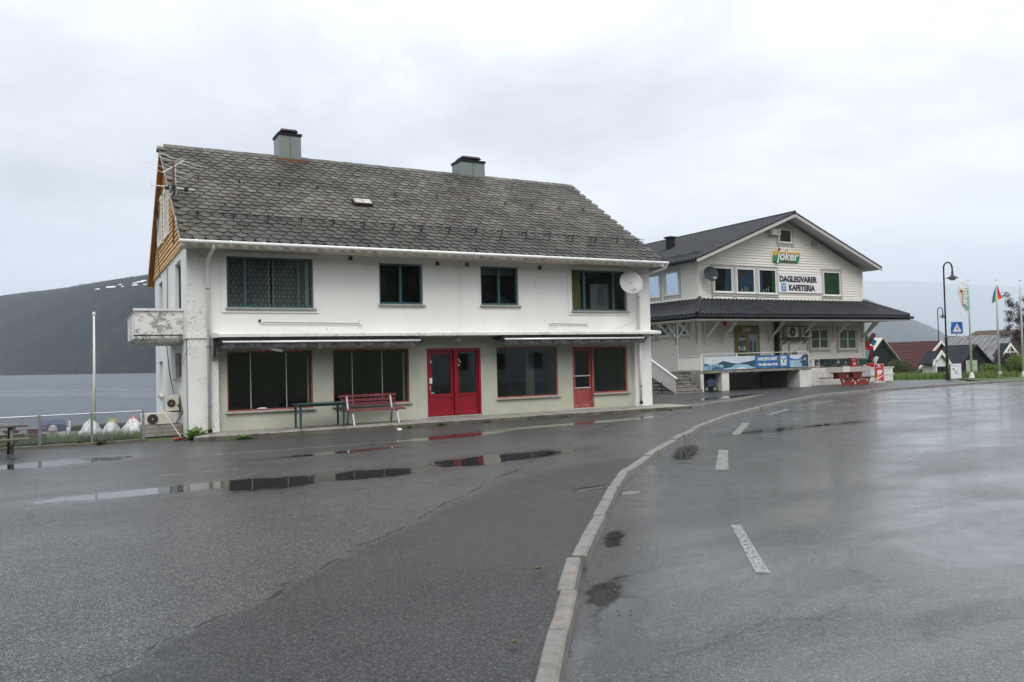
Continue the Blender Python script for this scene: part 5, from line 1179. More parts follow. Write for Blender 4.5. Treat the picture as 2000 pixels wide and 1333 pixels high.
# low wall edge and chain-link fence
MB().box(-60, 1.36, 20.33, 20.50, -.05, .07).build('low_kerb', 'mossy_concrete', None, bevel=.01)['kind'] = 'structure'
fe = thing('chain_link_fence', 'low chain-link fence with grey metal posts before the fjord', 'fence', (0, 20.4, 0))
for x in (-6.1,-5.1,-4.05,-3.0,-1.95,-.78,.24,1.30): MB().tube([(x,20.42,.02),(x,20.42,.74)], .028, 8).build('post', 'galv', fe)
MB().tube([(-6.1,20.42,.70),(1.30,20.42,.72)], .014, 6).build('top_rail', 'galv', fe); q = MB()
for k in range(150):
    x = -6.1+k*.05*1.0; 
    if x > 1.28: break
    for sg_ in (1, -1):
        xa, xb = (x, x+.6) if sg_ == 1 else (x+.6, x); za, zb_ = .1, .70
        if max(xa, xb) > 1.3: continue
        q.beam((xa,20.42,za),(xb,20.42,zb_), .0065, .0065)
q.build('wire_mesh', 'galv', fe, kind='stuff')
rng = random.Random(2)
mb = MB(); blades(mb, 9000, lambda r: (r.uniform(-5, 1.28), 20.5+r.random()**1.6*2.6), .17, .012, rng, lambda x, y: 0); blades(mb, 1800, lambda r: (r.uniform(-5, 1.28), r.uniform(20.5, 21.0)), .34, .012, rng)
o = mb.build('grass', 'grass_blade', recalc=False); o['kind'] = 'stuff'; tag(o, 'unmown grass growing behind the chain-link fence', 'grass')
def bag(x, y, w, h, tie, label, seed):
    t2 = thing('white_sack', label, 'sack', (x, y, 0), 'tied white sacks behind the fence'); vs_ = []; n = 34; m_ = 16
    for j in range(m_):
        f = j/(m_-1); r = w/2*(1-f**2.1*.90)*(1 if f > .1 else .9)
        for k in range(n):
            a = 2*PI*k/n; rr = r*(1+.34*noise.noise(Vector((math.cos(a)*1.7+seed, math.sin(a)*1.7, f*3)))+.12*noise.noise(Vector((math.cos(a)*5+seed, math.sin(a)*5, f*7)))+.07*math.sin(a*7+seed)*(f+.1)); vs_.append((x+rr*math.cos(a), y+rr*math.sin(a), h*f))
    MB().add(vs_, [(j*n+k, j*n+(k+1) % n, (j+1)*n+(k+1) % n, (j+1)*n+k) for j in range(m_-1) for k in range(n)]+[tuple((m_-1)*n+k for k in range(n))]).build('sack', 'bag_white', t2, smooth=True)
    q = MB(); rr_ = random.Random(seed)
    for k in range(6): a = k*1.05; q.tube([(x, y, h*.82), (x+math.cos(a)*.05, y+math.sin(a)*.05, h*.95), (x+math.cos(a)*(.09+.05*rr_.random()), y+math.sin(a)*.06, h*(.9+.25*rr_.random()))], [.03,.022,.004], 6)
    q.build('tie', tie, t2)
bag(.24, 22.2, .56, .50, 'tie_green', 'white sack tied with green at the foot of the flagpole', 1)
bag(.72, 22.6, .44, .42, 'tie_yellow', 'white sack with yellow tie, middle of the three sacks', 5)
bag(1.17, 22.0, .54, .50, 'tie_orange', 'white sack with orange-red tie nearest the house', 9)
fp = thing('bare_flagpole', 'bare white flagpole by the fjord behind the fence', 'flagpole', (.36, 24.0, 0)); MB().tube([(.345,24.0,-.1),(.365,24.0,3.16)], [.040,.026], 10).build('pole', 'trim_white', fp, smooth=True); MB().lathe((.365,24.0,3.16), [(.02,0),(.045,.03),(.045,.06),(.01,.1)], 10).build('finial', 'trim_white', fp)
# picnic tables
def picnic(name, label, c, rz, mt_, L=1.8, th=.045, loc_z=0, mt2=None):
    t2 = thing(name, label, 'picnic table', c); cx, cy_, cz = c; R2 = Matrix.Rotation(rz, 3, 'Z')
    tf = lambda x, y, z: (cx+(R2 @ Vector((x, y, 0))).x, cy_+(R2 @ Vector((x, y, 0))).y, cz+z*.86)
    for k in range(5): MB(tf).box(-L/2, L/2, -.37+k*.15, -.37+k*.15+.14, .70, .70+th).build('table_board', mt_, t2, bevel=.004)
    for s_ in (-1, 1):
        for k in range(2): MB(tf).box(-L/2, L/2, s_*.72-.14+k*.145, s_*.72-.14+k*.145+.135, .42, .42+th).build('seat_board', mt_, t2, bevel=.004)
        xx = s_*(L/2-.28); m2 = mt2 or mt_
        for q_ in (-1, 1): MB(tf).beam((xx, q_*.68, 0), (xx, q_*.24, .69), .05, .10).build('leg', m2, t2)
        MB(tf).box(xx-.025+s_*.05, xx+.025+s_*.05, -.84, .84, .33, .42).box(xx-.025+s_*.05, xx+.025+s_*.05, -.36, .36, .61, .70).build('cross_bar', m2, t2)
    return t2
picnic('picnic_table', 'weathered grey wooden picnic table at the left edge by the fence', (-1.95, 18.85, 0), 0.12, 'grey_wood', 2.0)
def picnic_solid(label, c, mt_, mt2, s_=1.0, mark=False, sy=1.0):
    F_ = lambda a_, b_, c_: (a_, c[1]+(b_-c[1])*sy, c_)
    # board ends cut as solid trestles with round openings
    t2 = thing('picnic_table', label, 'picnic table', c); x, y, z = c; L = 1.15*s_
    MB(F_).box(x-L, x+L, y-.40*s_, y+.40*s_, z+.66*s_, z+.70*s_).build('tabletop', mt_, t2, bevel=.006)
    for q in (-1, 1): MB(F_).box(x-L*1.42, x+L*1.42, y+q*.85*s_-.16*s_, y+q*.85*s_+.16*s_, z+.38*s_, z+.42*s_).build('seat', mt_, t2, bevel=.006)
    for u in (-1, 1):
        xc = x+u*.58*s_
        MB(F_).prism([(xc-.62*s_*(1), y-.86*s_, z+.38*s_),(xc+.62*s_, y-.86*s_, z+.38*s_),(xc+.46*s_, y-.86*s_, z+.0),(xc-.46*s_, y-.86*s_, z+.0)], (0,.05,0)).build('trestle', mt2, t2)
        MB(F_).prism([(xc-.40*s_, y-.3*s_, z+.66*s_),(xc+.40*s_, y-.3*s_, z+.66*s_),(xc+.28*s_, y-.3*s_, z+.36*s_),(xc-.28*s_, y-.3*s_, z+.36*s_)], (0,.6*s_,0)).build('pedestal', mt_, t2)
        for v in (-1, 1):
            MB(F_).lathe((xc+v*.36*s_, y-.865*s_, z+.27*s_), [(.075*s_, 0), (.075*s_, -.004)], 14, 'y').build('opening', 'grey_trim', t2)
    if mark: MB(F_).box(x+.3, x+.42, y-.875*s_, y-.866*s_, z+.28, z+.34).box(x+.46, x+.58, y-.875*s_, y-.866*s_, z+.28, z+.34).box(x+.62, x+.74, y-.875*s_, y-.866*s_, z+.28, z+.34).build('stencil', 'paper', t2)
    return t2
picnic_solid('dark red picnic table with solid trestles in front of the whitewashed plinth', (34.0, 27.0, 0), 'picnic_red', 'picnic_orange', .94, True, .55)
picnic_solid('small red picnic table beyond the chain-link fence by the water', (-1.22, 22.9, 0), 'picnic_red', 'picnic_orange', .42)
# jetty, boat
jt = thing('wooden_jetty', 'low dark wooden jetty in the fjord behind the sacks', 'jetty', (1, 43, -1))
for k in range(26): MB().box(-1.6+k*.45, -1.6+k*.45+.43, 42.4, 43.6, -.93, -.86).build('deck_board', 'grey_wood', jt)
MB().box(-1.6, 10.1, 42.38, 42.5, -1.12, -.93).build('beam', 'tarred_wood', jt)
for x in (-1.4, .6, 2.6, 4.6, 6.6): MB().tube([(x,42.6,-2.5),(x,42.6,-.7)], .09, 8).build('pile', 'grey_wood', jt)
bo = thing('motor_boat', 'small white motor boat with dark blue cover moored by the jetty', 'boat', (-1.0, 41.2, -1.3))
hull = []; 
for (y, w, zt) in ((40.2,.62,-.98),(40.9,.68,-.96),(41.7,.6,-.92),(42.3,.3,-.85),(42.55,.03,-.8)): hull += [(-1.03-w,y,zt),(-1.03-w*.75,y,-1.35),(-1.03,y,-1.55),(-1.03+w*.75,y,-1.35),(-1.03+w,y,zt)]
MB().add(hull, [(j*5+k, j*5+k+1, j*5+k+6, j*5+k+5) for j in range(4) for k in range(4)]+[(0,1,2,3,4)]+[(j*5+4, j*5, j*5+5, j*5+9) for j in range(4)]).build('hull', 'boat_white', bo)
cv = []
for (y, w, h) in ((40.3,.5,-.62),(40.7,.52,-.45),(41.5,.5,-.44),(42.1,.3,-.7)): cv += [(-1.03-w,y,-.97),(-1.03-w*.85,y,h-.05),(-1.03,y,h),(-1.03+w*.85,y,h-.05),(-1.03+w,y,-.97)]
MB().add(cv, [(j*5+k, j*5+k+1, j*5+k+6, j*5+k+5) for j in range(3) for k in range(4)]+[(0,1,2,3,4),(15,16,17,18,19)]).build('cover', 'navy_cover', bo)
MB().box(-1.16,-.90,39.95,40.2,-1.5,-.95).lathe((-1.03,40.05,-.95), [(.16,0),(.18,.1),(.13,.26),(.03,.3)], 10).build('outboard', 'dish_grey', bo); MB().box(-.45,-.36,40.3,40.9,-.9,-.55).build('windscreen', 'boat_white', bo)
# weeds along the step and kerb
def weed(x, y, z, s_, n, label, kind='weed_leaf', broad=False, seed=0):
    rr_ = random.Random(seed); mb = MB()
    for _ in range(n):
        a = rr_.uniform(0, 2*PI); L = s_*rr_.uniform(.5, 1.15); w = L*(.16 if broad else .07); el = rr_.uniform(.35, 1.25); dx, dy = math.cos(a), math.sin(a)
        x0, y0 = x+rr_.gauss(0, s_*.18), y+rr_.gauss(0, s_*.10); pts = []
        for k in range(5):
            f = k/4; rad = L*f*math.cos(el)*(1+.2*f); zz_ = L*(f*math.sin(el)-.35*f*f); ww = w*math.sin(PI*min(1, f*.92+.08)); pts += [(x0+dx*rad-dy*ww, y0+dy*rad+dx*ww, z+max(.003, zz_)), (x0+dx*rad+dy*ww, y0+dy*rad-dx*ww, z+max(.003, zz_))]
        mb.add(pts, [(2*k, 2*k+1, 2*k+3, 2*k+2) for k in range(4)])
    o = mb.build('weed', kind, recalc=False); recenter(o, (x, y, z)); tag(o, label, 'weed', 'weeds along the foot of the white house')
weed(2.38, 20.1, 0, .50, 40, 'large broad-leaved weed beside the broom head', broad=True, seed=1)
weed(3.32, 19.28, 0, .24, 26, 'yellowish dandelion clump below the left shop window', broad=True, seed=2); weed(3.02, 19.26, 0, .15, 14, 'small flat weed left of the yellowish dandelion clump', seed=12)
weed(7.45, 19.28, 0, .15, 60, 'grass tuft at the step near the right bench leg', seed=3); weed(8.35, 19.28, 0, .17, 75, 'wide grass tuft at the step left of the red double door', seed=4)
weed(9.38, 19.28, 0, .13, 24, 'small weed at the step below the red double door, left one', seed=5); weed(9.75, 19.28, 0, .15, 24, 'small weed at the step below the red double door, right one', seed=6)
weed(10.6, 19.28, 0, .13, 26, 'weed at the step between double door and wide shop window', seed=7); weed(12.3, 19.28, 0, .14, 26, 'weed at the step below the wide shop window', seed=8); weed(14.0, 19.28, 0, .08, 18, 'tiny weed in front of the faded red narrow door', seed=18)
weed(16.0, 19.2, .01, .17, 60, 'bright green tuft at the right end of the step', seed=9); weed(16.6, 19.5, .01, .13, 40, 'green tuft by the downpipe corner of the white house', seed=10)
weed(17.4, 20.6, .01, .14, 40, 'green tuft behind the right house corner on the path', seed=11)
weed(25.6, 27.35, .01, .2, 90, 'grass tuft in front of the folded pushchair', seed=14); weed(3.05, 5.25, .1, .055, 50, 'yellow-brown grass tuft at the broken kerb stone', 'moss', seed=15); weed(2.15, 4.0, .09, .04, 40, 'moss tuft behind the nearest kerb stones', 'moss', seed=16)
weed(.1, 20.62, .05, .28, 60, 'dark green fern-like weed at the fence post', broad=True, seed=17); weed(.42, 20.3, .02, .2, 40, 'brownish dead weed hanging over the low kerb', 'moss', seed=19)

rng = random.Random(77); mb = MB()
for k in range(60):
    i_ = rng.randrange(40, 110); p0 = fineK[i_]-kn(i_)*rng.uniform(.02, .5)**1.3
    if p0.y < 2.5: continue
    r_ = rng.uniform(.006, .018); mb.add([(p0.x-r_, p0.y, .010), (p0.x, p0.y-r_*.6, .014), (p0.x+r_*1.2, p0.y+r_*.2, .012), (p0.x, p0.y+r_*.7, .018)], [(0,1,2,3)])
o = mb.build('leaf_litter', 'bark', recalc=False); o['kind'] = 'stuff'; tag(o, 'brown leaf litter washed along the granite kerb', 'leaf litter')

# ================================================================== street furniture and far houses on the right
def D_(px, py, k):    # a photograph point at forward distance k, used to fix world positions
    d = _r*((px-1000)/1548.2) - _u*((py-666.5)/1548.2) + _f; q = CAM+d*k; return (round(q.x, 2), round(q.y, 2), round(q.z, 2))
def lamp(label, c, zb, hgt, lean=0, dirx=(.87,-.48)):
    t2 = thing('street_lamp', label, 'street lamp', (c[0], c[1], zb), 'street lamps'); x, y = c; dx, dy = dirx
    MB().tube([(x,y,zb),(x,y,zb+2.3),(x,y,zb+2.32),(x,y,zb+hgt-.35)], [.070,.066,.046,.040], 12).build('post', 'black_metal', t2, smooth=False)
    q = [(x, y, zb+hgt-.35)]
    for k in range(1, 11): a = PI*k/10; q.append((x+dx*.24*(1-math.cos(a)), y+dy*.24*(1-math.cos(a)), zb+hgt-.35+.35*math.sin(a)))
    q.append((x+dx*.48, y+dy*.48, zb+hgt-.5)); MB().tube(q, .042, 10).build('arm', 'black_metal', t2, smooth=True)
    c3 = (x+dx*.48, y+dy*.48, zb+hgt-.5)
    MB().lathe(c3, [(.045,0),(.065,-.05),(.045,-.09),(.06,-.16),(.12,-.28),(.30,-.36),(.32,-.39),(.22,-.39)], 18).build('lamp_shade', 'black_metal', t2, smooth=True); MB().lathe(c3, [(.20,-.385),(.19,-.44),(.11,-.50),(.01,-.52)], 14).build('globe', 'lamp_glass', t2, smooth=True)
    MB().lathe((x, y, zb), [(.13,0),(.12,.1),(.095,.35),(.085,.4)], 12).lathe((x, y, zb+2.3), [(.06,-.04),(.095,0),(.06,.06)], 12).lathe((x, y, zb+hgt-.9), [(.045,-.04),(.07,0),(.045,.04)], 10).build('collar', 'black_metal', t2); return t2
lamp('near tall black street lamp with curved neck carrying the blue crossing sign', (42.14, 26.98), .0, 6.5)
lamp('smaller black street lamp farther off, behind the white porch', (70.4, 45.8), -.95, 6.55)
cs = thing('crossing_sign', 'blue and white pedestrian crossing sign on an arm of the near lamp post', 'road sign', (42.7, 26.65, 2.4))
lt = lambda x, y, z: (42.14+x*.895-y*.446, 26.98-x*.446-y*.895, z)     # local frame facing the camera
LT = Matrix.Translation((42.14, 26.98, 0)) @ Matrix(((.895, -.446*1, 0, 0), (-.446, -.895, 0, 0), (0, 0, 1, 0), (0, 0, 0, 1)))
MB(lt).box(.30, .93, .02, .04, 2.55, 3.17).build('plate', 'sign_blue', cs); MB(lt).prism([(.36,.041,2.62),(.87,.041,2.62),(.615,.041,3.10)], (0,.004,0)).build('triangle', 'sign_white', cs)
q = MB(lt); q.prism([(.595,.046,2.86),(.645,.046,2.86),(.655,.046,2.76),(.585,.046,2.76)], (0,.004,0)).lathe((.62,.05,2.925), [(.032,0),(.032,-.006)], 8, 'y').beam((.60,.048,2.77),(.54,.048,2.66),.02,.006).beam((.64,.048,2.77),(.69,.048,2.66),.02,.006).beam((.60,.048,2.86),(.55,.048,2.78),.014,.006).beam((.64,.048,2.86),(.70,.048,2.80),.014,.006)
for x in (.42, .48, .75, .81): q.box(x-.015, x+.015, .0455, .05, 2.625, 2.66)
q.build('pictogram', 'ink', cs); MB(lt).tube([(.05,0,2.40),(.60,0,2.40),(.60,0,2.56)], .03, 8).box(.27,.96,.0,.018,2.52,2.9).build('sign_arm', 'galv', cs)
# flags
def pole(label, base, top, zb):
    t2 = thing('flagpole', label, 'flagpole', (base[0], base[1], zb), 'white flagpoles at the far bend'); MB().tube([(base[0],base[1],zb),(base[0],base[1],top-.3),(base[0],base[1],top)], [.062,.04,.03], 10).build('pole', 'trim_white', t2, smooth=True)
    MB().lathe((base[0],base[1],top), [(.01,0),(.07,.03),(.07,.06),(.02,.08)], 10).build('finial', 'trim_white', t2); MB().lathe((base[0],base[1],zb), [(.16,0),(.14,.05),(.07,.3)], 8).build('foot', 'trim_white', t2)
pole('white flagpole flying the tall white banner flag', (42.86, 26.06), 5.42, .08); pole('white flagpole flying the small rainbow flag', (45.28, 25.95), 5.47, .05); pole('bare white flagpole at the right picture edge', (45.93, 25.02), 5.36, .05)
def flagtf(bx, by): 
    return lambda a, d, z: (bx+a*.895-d*.446, by-a*.446-d*.895, z)
fl1 = thing('banner_flag', 'tall white banner flag with a mint and yellow word running down', 'flag', (42.7, 26.1, 4.4)); ft = flagtf(42.86, 26.06)
vs_ = []; 
for j in range(25):
    z = 5.28-j/24*1.72
    for i in range(9): a = -.02-i/8*.53; vs_.append(ft(a-.05*math.sin(j*.16), .04*math.sin(i*.9+j*.35)*(i/8), z+.09*i/8*(1-j/24)+.10*i/8*(j/24)))
MB().add(vs_, [(j*9+i, j*9+i+1, j*9+i+10, j*9+i+9) for j in range(24) for i in range(8)]).build('cloth', 'flag_white', fl1, smooth=True, recalc=False)
LTm = Matrix.Translation((42.86, 26.06, 0)) @ Matrix(((.895, -.446, 0, 0), (-.446, -.895, 0, 0), (0, 0, 1, 0), (0, 0, 0, 1)))
MB(ft).box(-.22,-.05,.055,.06,3.85,5.0).build('mint_field', 'logo_mint', fl1); 
def ftext(body, size, off, mt_, d, par, nm): text(body, size, LTm @ Matrix.Translation((-.37, d, 4.98)) @ Matrix.Rotation(PI/2, 4, 'X') @ Matrix.Rotation(-PI/2, 4, 'Z'), mt_, par, nm, off=off, shear=.1, sx_=.92, extrude=.002)
# the word reads downwards; mirror of the local frame is undone by facing the letters outwards
def face_text(body, size, a, d, z, mt_, par, off=0, rot=0, base=(42.86, 26.06), sx_=1, nm='lettering', shear=0):
    X = Vector((.895, -.446, 0)); Nn = Vector((-.446, -.895, 0)); Z = Vector((0,0,1)); m_ = Matrix((X, Z, Nn)).transposed().to_4x4(); m_.translation = Vector((base[0], base[1], 0))+X*a+Nn*d+Z*z
    return text(body, size, m_ @ Matrix.Rotation(rot, 4, 'Z'), mt_, par, nm, extrude=.002, off=off, sx_=sx_, shear=shear)
face_text('joker', .44, -.36, .07, 4.96, 'logo_yellow', fl1, .030, -PI/2, sx_=1.0, nm='letter_outline'); face_text('joker', .44, -.345, .078, 4.96, 'flag_white', fl1, .014, -PI/2, sx_=1.0)
MB(ft).lathe((-.43,.07,4.86), [(.07,0),(.07,-.004)], 12, 'y').build('dot', 'logo_red', fl1)
fl2 = thing('rainbow_flag', 'small rainbow flag hanging from the middle flagpole', 'flag', (45.3, 25.9, 4.7)); ft2 = flagtf(45.28, 25.95)
n_ = 6; cols = ['flag_red','flag_orange','flag_yellow','flag_green','flag_blue','flag_violet']
def fpt(s_, w):   # s_: down the hang 0..1, w: across stripes 0..1 (red outside)
    top = Vector((0,0,5.30)); 
    p0 = Vector((.30*s_, .03*math.sin(s_*7), 5.30-.82*s_)); p1 = Vector((-.30*s_, .05*math.sin(s_*5+2), 5.30-1.12*s_))
    q = p0.lerp(p1, w); return ft2(q.x+.012, q.y+.03*math.sin(w*9+s_*3)*s_, q.z)
WS = (0,.26,.46,.64,.79,.93,1)
for c_ in range(6):
    vs_ = []; 
    for j in range(9):
        for i in range(3): vs_.append(fpt(j/8, WS[c_]+(WS[c_+1]-WS[c_])*i/2))
    MB().add(vs_, [(j*3+i, j*3+i+1, j*3+i+4, j*3+i+3) for j in range(8) for i in range(2)]).build('stripe', cols[c_], fl2, recalc=False, smooth=True)
# A-board, ice-cream stand, map board, low fence, sculpture
ab = thing('pavement_board', 'white pavement sign with crossed knife and fork beside the lamp post', 'sign', (41.2, 25.95, .05)); at2 = flagtf(41.24, 25.94)
MB(at2).box(-.30,.30,.0,.03,.08,.90).build('frame', 'grey_trim', ab); MB(at2).box(-.27,.27,.031,.036,.12,.87).build('poster', 'sign_white', ab)
q = MB(at2).beam((-.14,.04,.30),(.14,.04,.60),.02,.006).beam((.14,.046,.30),(-.14,.046,.60),.02,.006).prism([(-.19,.04,.60),(-.11,.04,.54),(-.09,.04,.62),(-.15,.04,.66)], (0,.006,0)); q.build('print', 'ink', ab)
face_text('ÅPEN KAFETERIA', .07, -.25, .038, .75, 'icon_blue', ab, 0, 0, (41.24, 25.94), .8); MB(at2).tube([(-.28,.1,.02),(-.28,-.15,.02)], .02, 6).tube([(.28,.12,.02),(.28,-.15,.02)], .02, 6).tube([(-.28,.0,.02),(-.28,.0,.1)], .015, 6).tube([(.28,.0,.02),(.28,.0,.1)], .015, 6).build('foot', 'black_metal', ab)
ic = thing('ice_cream_sign', 'red rounded ice-cream poster stand in front of the grey fence', 'sign', (36.7, 27.2, 0)); it = flagtf(36.74, 27.26)
MB(it).box(-.25,.25,.0,.04,.06,1.0).build('frame', 'alu', ic, bevel=.01); MB(it).box(-.23,.23,.041,.048,.10,.98).build('poster', 'ice_red', ic, bevel=.0)
MB(it).lathe((-.02,.052,.92), [(.05,0),(.05,-.004)], 12, 'y').lathe((.0,.053,.56), [(.13,0),(.13,-.004)], 14, 'y').lathe((.1,.054,.62), [(.07,0),(.07,-.004)], 12, 'y').prism([(-.2,.052,.2),(-.05,.052,.3),(.2,.052,.42),(.2,.052,.38),(.0,.052,.25),(-.2,.052,.14)], (0,.005,0)).build('print', 'paper', ic)
MB(it).prism([(-.17,.058,.26),(-.02,.058,.30),(-.04,.058,.44),(-.14,.058,.44)], (0,.004,0)).build('print', 'logo_yellow', ic); face_text('SOFTIS', .085, -.17, .056, .79, 'paper', ic, .002, 0, (36.74, 27.26), 1); face_text('Åpent', .08, -.14, .056, .12, 'paper', ic, .002, 0, (36.74, 27.26), 1); MB(it).box(-.3,.3,-.08,.14,.0,.055).build('foot', 'alu', ic)
mp = thing('map_board', 'upright board with a pale green map beside the first flagpole', 'notice board', (47.4, 28.8, 0)); mt2 = flagtf(47.41, 28.82)
MB(mt2).box(-.34,.34,0,.03,.25,.98).build('board', 'grey_trim', mp); MB(mt2).box(-.32,.32,.031,.036,.27,.96).build('print', 'map_print', mp); MB(mt2).box(-.3,-.25,-.04,0,-.3,.9).box(.25,.3,-.04,0,-.3,.9).build('post', 'grey_wood', mp)
rf = thing('board_fence', 'low grey board fence with rail at the end of the cream shop', 'fence', (38, 28, 0))
for k in range(8): MB().box(36.95+k*.235, 36.95+k*.235+.215, 27.95, 27.975, .04, .74).build('board', 'cream_board', rf)
for x in (36.95, 38.0, 38.82): MB().box(x-.05, x+.05, 27.98, 28.08, -.05, .8).build('post', 'cream_trim', rf)
MB().box(36.9, 38.92, 27.92, 28.1, .76, .81).box(36.9, 38.9, 27.925, 27.949, .38, .46).build('rail', 'trim_white', rf); MB().box(38.85, 38.88, 28.1, 29.8, .02, .76).build('board', 'cream_board', rf)
sc_ = thing('block_sculpture', 'bright red cabinet topped with a jumble of coloured painted shapes behind the shop corner', 'sculpture', (39.5, 29.9, 0)); stf = flagtf(39.55, 29.95)
MB(stf).box(-.33,.28,-.2,.2,.05,.98).build('cabinet', 'sculpt_red', sc_, bevel=.01); MB(stf).box(-.36,.31,-.22,.22,-.02,.05).build('foot', 'grey_trim', sc_)
for (a, z, w, h, r_, mt_) in ((-.22,2.42,.36,.34,.5,'sculpt_green'),(-.3,2.28,.16,.2,.2,'mail_dark'),(.22,2.50,.24,.42,-.6,'sculpt_purple'),(.10,2.3,.10,.3,-.6,'mail_dark'),(.24,2.18,.24,.30,-.5,'sculpt_blue'),(-.12,2.12,.3,.42,.1,'picnic_orange'),(-.02,1.86,.48,.26,0,'sculpt_red'),(-.22,1.50,.30,.52,-.25,'sculpt_mint'),(.06,1.5,.22,.66,0,'sculpt_purple'),(.22,1.6,.10,.5,.3,'mail_dark'),(-.05,1.2,.4,.3,.1,'mail_dark'),(.36,1.22,.2,.3,-.4,'paper'),(.3,1.02,.1,.3,.3,'paper'),(.18,1.85,.2,.16,.4,'paper')):
    c_, s_ = math.cos(r_), math.sin(r_); dd = .02*((int(a*100)+int(z*37)) % 7); MB(stf).prism([(a+i*w/2*c_-j*h/2*s_, -.1+dd, z+i*w/2*s_+j*h/2*c_) for i, j in ((-1,-1),(1,-1),(1,1),(-1,1))], (0,.14,0)).build('painted_shape', mt_, sc_)
# boathouses and porch: ridge runs away to the left (along +y)
def gable_house(name, label, cat, apex, half, depth, drop, wall_z, mw, mr, barge=None, ztop=.0, board_n=0, over=.25, base=-2.4, tiles=0):
    ax, ay, az = apex; h = thing(name, label, cat, (ax, ay+depth/2, base))
    over = min(over, depth*.12); sl = drop/half
    zi = az-drop
    MB().prism([(ax-half,ay+over,base),(ax+half,ay+over,base),(ax+half,ay+over,zi-.05),(ax,ay+over,az-.08),(ax-half,ay+over,zi-.05)], (0,depth-2*over,0)).build('wall', mw, h)
    ex = .25
    for s_ in (-1, 1):
        p0 = (ax+s_*(half+ex), zi-sl*ex); MB().prism([(p0[0],ay,p0[1]),(ax,ay,az),(ax,ay,az+.07),(p0[0],ay,p0[1]+.07)], (0,depth,0)).build('roof', mr, h)
        if barge: MB().prism([(p0[0],ay-.05,p0[1]-.14),(ax,ay-.05,az-.16),(ax,ay-.05,az+.09),(p0[0],ay-.05,p0[1]+.11)], (0,.048,0)).build('bargeboard', barge, h)
    if tiles:
        n_ = tiles; L = math.hypot(half+ex, drop+sl*ex); q = MB()
        for k in range(n_):
            f0 = k/n_; f1 = (k+1)/n_; xa, za = ax-(half+ex)*f0, az-(drop+sl*ex)*f0; xb, zb_ = ax-(half+ex)*f1, az-(drop+sl*ex)*f1
            MB().prism([(xa,ay+.01,za+.075),(xb,ay+.01,zb_+.12),(xb,ay+.01,zb_+.07)], (0,depth-.02,0)).build('tile_course', mr, h)
    if board_n:
        for k in range(board_n):
            z = base+.9+k*(az-.2-base-.9)/board_n; f = max(0, min(1, (az-.1-z)/max(.01, drop))); w = half*min(1, f)-.02
            if w > .1: MB().prism([(ax-w,ay+over-.03,z),(ax+w,ay+over-.03,z),(ax+w-.0,ay+over-.005,z+.13),(ax-w,ay+over-.005,z+.13)], (0,.004,0)).build('plank', mw, h)
    return h
gable_house('dark_boathouse', 'small black boathouse with pale sheet roof behind the sculpture', 'boathouse', (53.4, 39.15, 2.60), 2.0, 1.9, 1.75, 0, 'tarred_wood', 'pale_roof', None, board_n=16)
rh = gable_house('red_boathouse', 'red wooden boathouse with dark red tiled roof and white bargeboards', 'boathouse', (63.95, 41.4, 2.34), 3.1, 9, 2.2, 0, 'red_wood', 'red_tile', 'trim_white', board_n=18, tiles=15)
gable_house('black_boathouse', 'black boathouse with grey felt roof right of the white porch', 'boathouse', (61.6, 36.95, 1.92), 1.9, 2.6, 1.35, 0, 'tarred_wood', 'felt_roof', None, board_n=14)
gh = gable_house('tin_roof_barn', 'long brown barn with rusty corrugated tin roof behind the flagpoles', 'barn', (80.9, 44.6, 2.92), 4.0, 7.4, 2.6, 0, 'brown_wood', 'tin_roof', None)
for k in range(13):
    y = 44.7+k*.56; MB().prism([(80.9-4.2,y,2.92-2.76+.10),(80.9,y,2.92+.075),(80.9,y+.09,2.92+.075),(80.9-4.2,y+.09,2.92-2.76+.10)], (0,0,.05)).build('roof_rib', 'tin_roof', gh)
gable_house('brown_barn', 'brown shed with flat-looking roof at the far right behind the tin roof', 'shed', (97.5, 50.0, 3.75), 4, 8.5, 1.3, 0, 'brown_wood', 'brown_wood', None)
tg = gable_house('small_gable_shed', 'brown shed with white cross-braced gable between the barn and shrubs', 'shed', (68.0, 38.0, 1.98), .95, .8, .8, 0, 'brown_wood', 'felt_roof', 'trim_white')
MB().box(67.95, 68.05, 38.0, 38.1, .6, 1.9).box(67.3, 68.7, 38.0, 38.1, 1.25, 1.35).build('cross_brace', 'trim_white', tg)
ph = gable_house('porch_kiosk', 'little white kiosk porch with dark felt roof in front of the red boathouse', 'kiosk', (49.65, 32.15, 1.52), .72, 1.0, .62, 0, 'trim_white', 'felt_roof', 'trim_white', base=-.9)
ph.children[0]['label'] = 'white boarded upper walls'
MB().box(49.15, 50.15, 32.0, 32.38, -.2, .55).build('opening', 'dull_black', ph); MB().box(49.1, 50.2, 31.98, 32.02, .30, .40).build('shelf', 'dark_trim', ph)
for x in (49.0, 50.28): MB().box(x-.06, x+.06, 32.1, 32.36, -.9, 1.0).build('post', 'trim_white', ph)
